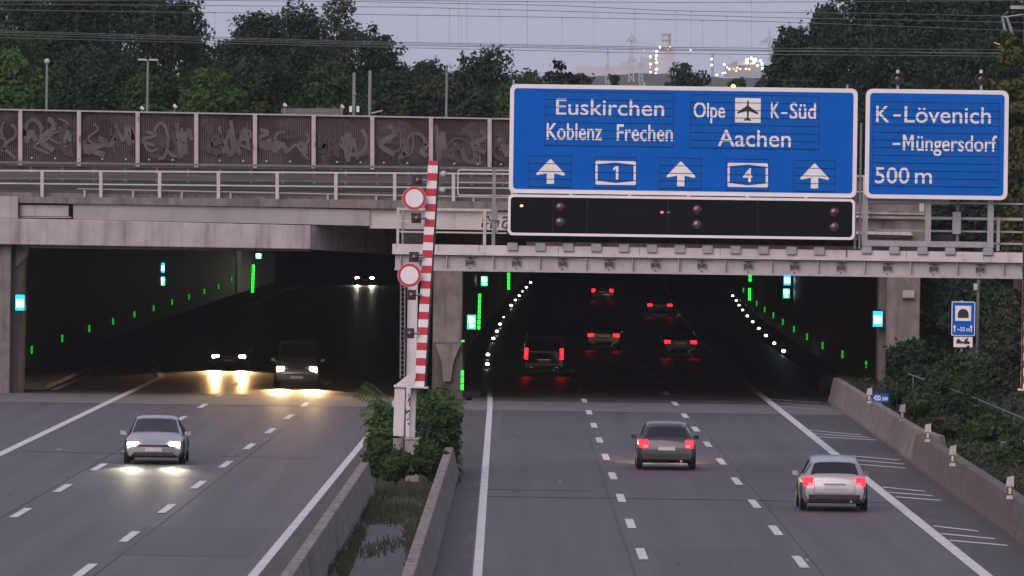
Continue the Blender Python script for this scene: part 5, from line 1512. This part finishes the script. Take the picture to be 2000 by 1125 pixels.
# ------------------------------------------------------------------ far power station, ridge and pylons
rg = MB()
random.seed(4)
prev = None
for k in range(0, 61):
    x = 900 + k * 16
    y = 147 + 5 * math.sin(k * .23) + random.uniform(-1.2, 1.2) + (0 if x > 1225 else 4)
    p = at(x, y, 5600)
    cur = (p.x, p.z)
    if prev:
        rg.quad((prev[0], 5500, -1), (cur[0], 5500, -1), (cur[0], 5600, cur[1]), (prev[0], 5600, prev[1]))
        rg.quad((prev[0], 5600, prev[1]), (cur[0], 5600, cur[1]), (cur[0], 5750, -1), (prev[0], 5750, -1))
    prev = cur
tag(rg.build('hill', 'leaf_dark'), 'distant wooded ridge below the power station', None, None, 'structure')
YF = 6000.0
pp = thing('power_station', 'hazy distant power station with a thick banded chimney and columns of lamps', 'power station', at(1290, 160, YF))
MB().rect(1281, 98, 1318, 160, YF, 20).build('boiler_house', 'plant_pale', pp)
MB().rect(1270.5, 108, 1281, 160, YF + 2, 14).build('stair_tower', 'plant_grey', pp)
MB().rect(1288, 92, 1314, 98, YF - 1, 14).build('chimney_platform', 'plant_grey', pp)
a, b = at(1301.5, 96, YF), at(1301.5, 66, YF)
MB().tube((a.x, YF + 5, a.z), (a.x, YF + 5, b.z), 3.2, 16).build('chimney', 'plant_pale', pp, smooth=True)
for y in (67, 78.5):
    q = at(1301.5, y, YF); MB().tube((q.x, YF + 5, q.z - .5), (q.x, YF + 5, q.z + .4), 3.7, 16).build('chimney_band', 'plant_grey', pp)
MB().rect(1125, 131, 1265, 160, YF + 60, 30).build('turbine_hall', 'plant_pale', pp)
MB().rect(1213, 122, 1262, 132, YF + 60, 20).build('turbine_hall', 'plant_pale', pp)
MB().rect(1256, 112, 1271, 160, YF + 30, 20).build('turbine_hall', 'plant_pale', pp)
for x, y, r, m in ((1270.5, 111, 1, 0), (1270.5, 125, 1, 0), (1270, 131.5, .6, 1), (1270.5, 141, .9, 0), (1282.5, 100, 1, 0), (1282, 109, 1, 0), (1281, 115, .7, 0), (1282, 122, 1.1, 0), (1282, 135.5, 1.1, 0), (1281, 145, 1.1, 0), (1289, 92, 1, 0), (1309, 92, .8, 1), (1276, 98.5, .5, 1), (1258.5, 98, .6, 1), (1304, 96.5, .5, 1)):
    p = at(x, y, YF - 3); MB().sphere(p, r, 8, 6).build('lamp', 'plant_lamp_warm' if m else 'plant_lamp', pp)
p2 = thing('chemical_plant', 'hazy distant plant on a rise, studded with many white lamps', 'factory', at(1455, 160, YF))
MB().px([(1418, 128), (1440, 118), (1462, 117), (1470, 122), (1494, 124), (1494, 150), (1415, 150)], YF, 20).build('structure', 'plant_grey', p2)
MB().rect(1440, 118, 1462, 128, YF - 2, 10).build('hall', 'plant_pale', p2)
for x, y, r, m in ((1459.5, 116.5, 1.3, 0), (1467.5, 113.5, 1, 0), (1474.5, 117.5, 1.6, 0), (1485, 118.5, 1.1, 0), (1459, 122.5, 1.1, 0), (1471.5, 123.5, .9, 0), (1489, 125, 1.2, 0), (1479.5, 128, 1.0, 0), (1490, 134.5, 1.3, 0), (1440, 132.5, .9, 1), (1438, 138.5, .9, 1), (1424.5, 135, .9, 0), (1414.5, 126, .9, 0), (1420, 131.5, .7, 0), (1457, 134.5, .8, 0), (1463.5, 135.3, .9, 1), (1446, 134.5, .6, 0), (1466, 124.5, .7, 1), (1412, 143, .7, 0), (1416.5, 142, .7, 0), (1433, 134.5, .6, 1)):
    p = at(x, y, YF - 4); MB().sphere(p, r, 8, 6).build('lamp', 'plant_lamp_warm' if m else 'plant_lamp', p2)
ch = thing('lit_column', 'slim distant tower with two lamps beside the round tree', 'tower', at(1392, 160, YF))
MB().rect(1389.5, 104, 1394, 160, YF, 4).build('shaft', 'plant_grey', ch)
for x, y in ((1390, 115.5), (1390, 127), (1400, 146.5), (1349, 98)):
    MB().sphere(at(x, y, YF - 4), .9, 8, 6).build('lamp', 'plant_lamp', ch)
def pylon(label, x, yt, yb, Y, arms, w):
    t = thing('power_pylon', label, 'pylon', at(x, yb, Y), 'distant power pylons')
    s = 1 / ppm(Y)
    top, bot = at(x, yt, Y), at(x, yb, Y)
    mb = MB()
    r = .22
    n = 7
    rows = []
    for k in range(n + 1):
        f = k / n
        hw = (w * (1 - f) + .25) * s
        z = bot.z + (top.z - bot.z) * f
        rows.append((hw, z))
    for (a, za), (b, zb) in zip(rows, rows[1:]):
        for sx in (-1, 1):
            for sy in (-1, 1):
                mb.tube((top.x + sx * a, Y + sy * a, za), (top.x + sx * b, Y + sy * b, zb), r, 4)
            mb.tube((top.x + sx * a, Y - a, za), (top.x - sx * b, Y - b, zb), r * .7, 4)
    mb.build('lattice_mast', 'pylon_steel', t)
    for (y, hw) in arms:
        q = at(x, y, Y)
        MB().prism([(q.x - hw * s, Y - 1, q.z), (q.x, Y - 1, q.z + 3.0), (q.x + hw * s, Y - 1, q.z), (q.x, Y - 1, q.z + .3)], [(q.x - hw * s, Y + 1, q.z), (q.x, Y + 1, q.z + 3.0), (q.x + hw * s, Y + 1, q.z), (q.x, Y + 1, q.z + .3)]).build('cross_arm', 'pylon_steel', t)
    return t
pylon('power pylon standing left of the power station chimney', 1234, 62, 160, 3400, [(81, 12), (121, 11)], 5)
pylon('faint power pylon farthest from the power station', 1187, 90, 165, 3900, [(105, 3), (130, 3)], 3.5)
pylon('faint power pylon close to the boiler house', 1252, 110, 160, 4400, [(129, 9)], 4)
pylon('power pylon rising beside the dark wood', 1503, 55, 150, 3400, [(84, 22)], 3)
for k, (a, b, c) in enumerate((((1000, 118), (1234, 82), 3400), ((1000, 140), (1234, 121), 3400), ((1234, 82), (1503, 85), 3400))):
    mb = MB()
    for j in range(10):
        f, g = j / 10, (j + 1) / 10
        pa, pb = at(a[0] + (b[0] - a[0]) * f, a[1] + (b[1] - a[1]) * f + 9 * 4 * f * (1 - f), c), at(a[0] + (b[0] - a[0]) * g, a[1] + (b[1] - a[1]) * g + 9 * 4 * g * (1 - g), c)
        mb.tube(pa, pb, .09, 4)
    tag(mb.build('power_line', 'pylon_steel'), ['upper power line running from the nearest pylon behind the trees', 'lower power line running from the nearest pylon behind the trees', 'power line strung between the two tallest pylons'][k], 'power line')

# ------------------------------------------------------------------ vehicles at rest on their lanes
def car_body(st, glass_side, glass_front, glass_rear):
    """loft through stations (y, sill, belt, top, half width, half width at top); returns body and glass builders"""
    def ring(y, sill, belt, top, w, wt):
        h = [(w * .90, sill), (w, sill + .16), (w, (sill + belt) / 2 + .06), (w * .965, belt), (wt, top - .045), (wt * .72, top), (0, top + .012)]
        return [(x, y, z) for x, z in h] + [(-x, y, z) for x, z in h[-2::-1]]
    R = [ring(*s) for s in st]
    body, glass = MB(), MB()
    n = len(R[0])
    base = 0
    for r in R: body.v += r
    def inset(q, m):
        c = sum((Vector(p) for p in q), Vector()) / len(q)
        return [Vector(p).lerp(c, m) for p in q]
    for i in range(len(R) - 1):
        for j in range(n - 1):
            body.f.append((i * n + j, i * n + j + 1, (i + 1) * n + j + 1, (i + 1) * n + j))
            q = [R[i][j], R[i][j + 1], R[i + 1][j + 1], R[i + 1][j]]
            side = j in (3, 8)
            topf = j in (4, 5, 6, 7)
            if (side and i in glass_side) or (topf and (i in glass_front or i in glass_rear)):
                v = [Vector(p) for p in q]
                nr = (v[1] - v[0]).cross(v[3] - v[0]).normalized()
                c = sum(v, Vector()) / 4
                mid = Vector((0, c.y, .7))
                if nr.dot(c - mid) < 0: nr = -nr
                if side:
                    g = [v[0].lerp(v[1], .12).lerp(v[3].lerp(v[2], .12), .06), v[1].lerp(v[0], .14).lerp(v[2].lerp(v[3], .14), .06), v[2].lerp(v[3], .14).lerp(v[1].lerp(v[0], .14), .06), v[3].lerp(v[2], .12).lerp(v[0].lerp(v[1], .12), .06)]
                else:
                    g = [v[0].lerp(v[3], .09), v[1].lerp(v[2], .09), v[2].lerp(v[1], .09), v[3].lerp(v[0], .09)]
                    if j == 4: g[0], g[3] = g[0].lerp(g[1], .18), g[3].lerp(g[2], .18)
                    if j == 7: g[1], g[2] = g[1].lerp(g[0], .18), g[2].lerp(g[3], .18)
                glass.quad(*[p + nr * .008 for p in g])
        body.f.append((i * n, (i + 1) * n, (i + 1) * n + n - 1, i * n + n - 1))
    body.f.append(tuple(range(n)))
    k = (len(R) - 1) * n
    body.f.append(tuple(range(k + n - 1, k - 1, -1)))
    return body, glass
STY = {
 'hatchback': dict(st=[(0, .34, .58, .62, .66, .58), (.10, .24, .66, .72, .80, .68), (.5, .19, .74, .84, .88, .74), (1.12, .18, .80, .95, .89, .76), (1.92, .18, .87, 1.42, .89, .62), (2.5, .18, .89, 1.47, .89, .63), (3.2, .18, .91, 1.44, .89, .61), (3.82, .20, .93, 1.34, .87, .57), (4.08, .24, .93, .98, .84, .70), (4.18, .32, .82, .86, .79, .68)], gs=(3, 4, 5, 6), gf=(3,), gr_=(7,), L=4.18, wf=.85, wr=3.42, W=.89, tail=(.70, .80, .26, .24), head=(.62, .63, .30, .13)),
 'sedan': dict(st=[(0, .34, .57, .61, .66, .58), (.10, .24, .65, .70, .82, .70), (.6, .19, .73, .83, .90, .75), (1.30, .18, .79, .92, .91, .78), (2.12, .18, .85, 1.38, .91, .62), (2.7, .18, .87, 1.43, .91, .63), (3.4, .18, .89, 1.38, .91, .60), (4.05, .20, .91, 1.02, .89, .70), (4.55, .24, .90, .98, .86, .74), (4.68, .34, .80, .86, .80, .70)], gs=(3, 4, 5, 6), gf=(3,), gr_=(6,), L=4.68, wf=.92, wr=3.72, W=.91, tail=(.68, .78, .32, .17), head=(.64, .62, .32, .12)),
 'van': dict(st=[(0, .36, .72, .78, .74, .66), (.12, .26, .84, .92, .90, .76), (.5, .22, .96, 1.08, .96, .82), (.95, .22, 1.04, 1.22, .97, .84), (1.75, .22, 1.10, 1.90, .97, .76), (2.4, .22, 1.12, 1.98, .97, .78), (3.4, .22, 1.12, 1.98, .97, .78), (4.55, .24, 1.12, 1.95, .96, .77), (4.82, .26, 1.10, 1.80, .94, .76), (4.90, .34, 1.0, 1.06, .90, .80)], gs=(3, 4, 5, 6), gf=(3,), gr_=(8,), L=4.90, wf=.95, wr=3.85, W=.97, tail=(.82, 1.0, .16, .52), head=(.70, .80, .30, .20)),
}
def build_car(style, paint):
    S = STY[style]
    t = thing('car' if style != 'van' else 'van', 'x', 'car' if style != 'van' else 'van', (0, 0, 0))
    body, glass = car_body(S['st'], S['gs'], S['gf'], S['gr_'])
    body.build('body', paint, t, smooth=True)
    glass.build('windows', 'car_glass', t)
    L, Wd = S['L'], S['W']
    for y in (S['wf'], S['wr']):
        for s in (-1, 1):
            MB().disc((s * (Wd - .01), y, .36), .40, s * .018, 20, 'X').build('wheel_arch', 'plastic_black', t)
            w = bpy.data.objects.new('wheel', None); C.objects.link(w); w.parent = t; w.empty_display_size = .1
            ROOT[w.name] = (0, 0, 0)
            MB().disc((s * (Wd - .16), y, .32), .32, s * .185, 22, 'X').build('tyre', 'rubber', w, bevel=.02)
            MB().disc((s * (Wd + .02), y, .32), .20, s * .012, 16, 'X').build('rim', 'alloy', w)
    hx, hz, hw, hh = S['head']
    tx, tz, tw, th = S['tail']
    for s in (-1, 1):
        MB().box(s * hx - hw / 2, s * hx + hw / 2, .0, .14, hz - hh / 2, hz + hh / 2).build('headlight', 'lens_brown', t, bevel=.02)
        MB().box(s * tx - tw / 2, s * tx + tw / 2, L - .14, L + .012, tz - th / 2, tz + th / 2).build('tail_light', 'lens_red', t, bevel=.02)
        MB().prism([(s * (Wd - .02), 1.32, S['st'][3][2] + .06), (s * (Wd + .17), 1.34, S['st'][3][2] + .08), (s * (Wd + .17), 1.34, S['st'][3][2] + .20), (s * (Wd + .02), 1.32, S['st'][3][2] + .19)], [(s * (Wd - .02), 1.44, S['st'][3][2] + .06), (s * (Wd + .15), 1.42, S['st'][3][2] + .08), (s * (Wd + .15), 1.42, S['st'][3][2] + .20), (s * (Wd + .02), 1.44, S['st'][3][2] + .19)]).build('mirror', paint, t)
    MB().box(-.26, .26, L - .06, L + .018, .60, .71).build('number_plate', 'plate_white', t)
    MB().box(-.26, .26, -.018, .05, .40, .51).build('number_plate', 'plate_white', t)
    MB().box(-.5, .5, -.008, .05, .54, .60).build('grille', 'plastic_black', t)
    MB().box(-Wd * .80, Wd * .80, L - .2, L + .008, .30, .46).build('bumper', 'plastic_black', t, bevel=.02)
    MB().box(-Wd * .66, Wd * .66, -.006, .1, .27, .37).build('bumper', 'plastic_black', t)
    zt = S['st'][-1][2]
    for s in (-1, 1):
        MB().box(s * Wd * .62 - .006, s * Wd * .62 + .006, L - .1, L + .004, .47, zt).build('boot_seam', 'plastic_black', t)
        MB().box(s * (tx - tw * .18) - tw * .22, s * (tx - tw * .18) + tw * .22, L - .1, L + .016, tz - th * .42, tz - th * .16).build('reversing_lamp', 'plate_white', t)
        MB().box(s * Wd * .62 - .07, s * Wd * .62 + .07, L - .1, L + .014, .36, .40).build('reflector', 'lens_red', t)
    MB().box(-Wd * .62, Wd * .62, L - .1, L + .004, .466, .476).build('boot_seam', 'plastic_black', t)
    MB().box(-.30, .30, L - .1, L + .022, .725, .75).build('plate_lamp_strip', 'alloy', t)
    MB().tube((-.45, L - .12, .27), (-.45, L + .01, .27), .035, 10).build('exhaust', 'alloy', t)
    return t
CARS = {}
def place_car(style, paint, label, x, Y, away, lamp, group):
    key = (style, paint)
    t = CARS[key] = build_car(style, paint) if key not in CARS else copy_tree(CARS[key])
    t.location = (x, Y, .016)
    t.rotation_euler = (0, 0, 0)
    tag(t, label, None, group)
    S = STY[style]
    ang = math.atan(((sR(Y + 30) - sR(Y)) / 30)) if away else 0
    t.rotation_euler = (0, 0, math.pi - ang if away else ang)
    if away:
        # tail towards the camera: local +y end must face -Y
        t.location = (x, Y + S['L'], .016)
    for c in t.children:
        nm = c.name.split('.')[0]
        if nm == 'tail_light' and away:
            c.data = c.data.copy(); c.data.materials[0] = MATS['tail_red']
        if nm == 'headlight' and not away:
            c.data = c.data.copy(); c.data.materials[0] = MATS[lamp]
    hx, hz, hw, hh = S['head']
    for s in (-1, 1):
        ld = bpy.data.lights.new('headlight_beam', 'SPOT')
        ld.energy = 700 if away else (4600 if lamp == 'head_warm' else 800)
        ld.color = (1.0, .80, .58) if away else ((1.0, .60, .27) if lamp == 'head_warm' else (1.0, .90, .66))
        ld.spot_size = math.radians(30 if away else (44 if lamp == 'head_warm' else 26))
        ld.spot_blend = 1.0
        ld.shadow_soft_size = .08
        lo = bpy.data.objects.new('headlight_beam', ld)
        C.objects.link(lo)
        lo.parent = t
        lo.location = (s * hx, -.06, hz)
        lo.rotation_euler = Vector((0, 1, .07)).to_track_quat('Z', 'Y').to_euler()
    return t
GO, GI = 'cars driving into the tunnel', 'cars coming out of the tunnel'
def lane(px, py, h): return gr(px, py, h)
# oncoming: placed where the ends of the white light streaks begin
p = gr(232, 893, .63); q = gr(318, 893, .63)
place_car('sedan', 'car_silver', 'silver saloon with lit headlights on the open road ahead of the portal', gr(300, 868, .63).x, gr(300, 868, .63).y, False, 'head_white', GI)
c = gr(447, 697, .63); place_car('hatchback', 'car_dark', 'dark hatchback with glaring headlights on the outer lane of the oncoming tube', c.x, c.y, False, 'head_warm', GI)
c = gr(580, 722, .80); place_car('van', 'car_grey', 'grey van with glaring headlights on the middle lane of the oncoming tube', c.x, c.y, False, 'head_warm', GI)
c = gr(712, 543, .63); place_car('sedan', 'car_dark', 'distant dark saloon with headlights deep inside the oncoming tube', c.x, c.y, False, 'head_white', GI)
# outbound: red tail lights
c = gr(1062, 692, 1.0); place_car('van', 'car_dark', 'dark van with red tail lights on the inner lane inside the outbound tube', c.x, c.y, True, None, GO)
c = gr(1180, 655, .8); place_car('sedan', 'car_grey', 'grey saloon with red tail lights on the middle lane inside the outbound tube', c.x, c.y, True, None, GO)
c = gr(1302, 868, .8); place_car('hatchback', 'car_dark', 'dark hatchback with red tail lights on the middle lane before the portal', c.x, c.y, True, None, GO)
c = gr(1330, 668, .8); place_car('sedan', 'car_blue', 'dark blue saloon with red tail lights on the outer lane inside the outbound tube', c.x, c.y, True, None, GO)
c = gr(1630, 942, .8); place_car('hatchback', 'car_silver', 'silver hatchback with red tail lights on the outer lane nearest the shoulder wall', c.x, c.y, True, None, GO)
c = gr(1178, 568, .8); place_car('hatchback', 'car_red', 'distant red hatchback changing lanes in the outbound tube', c.x, c.y, True, None, GO)
c = gr(1290, 596, .8); place_car('sedan', 'car_dark', 'distant dark saloon on the outer lane under the gantry girder', c.x, c.y, True, None, GO)

# ------------------------------------------------------------------ haze
hz = MB().box(-1500, 1500, -60, 6300, -1.5, 160)
ho = hz.build('haze', None)
tag(ho, 'thin evening haze in the air', 'haze', None, 'stuff')
hmat = bpy.data.materials.new('haze')
hmat.use_nodes = True
n = hmat.node_tree.nodes
n.remove(n['Principled BSDF'])
pv = n.new('ShaderNodeVolumePrincipled')
pv.inputs['Color'].default_value = (0.86, 0.88, 0.96, 1)
pv.inputs['Density'].default_value = 6.5e-5
pv.inputs['Anisotropy'].default_value = 0.2
hmat.node_tree.links.new(pv.outputs[0], n['Material Output'].inputs['Volume'])
ho.data.materials.append(hmat)
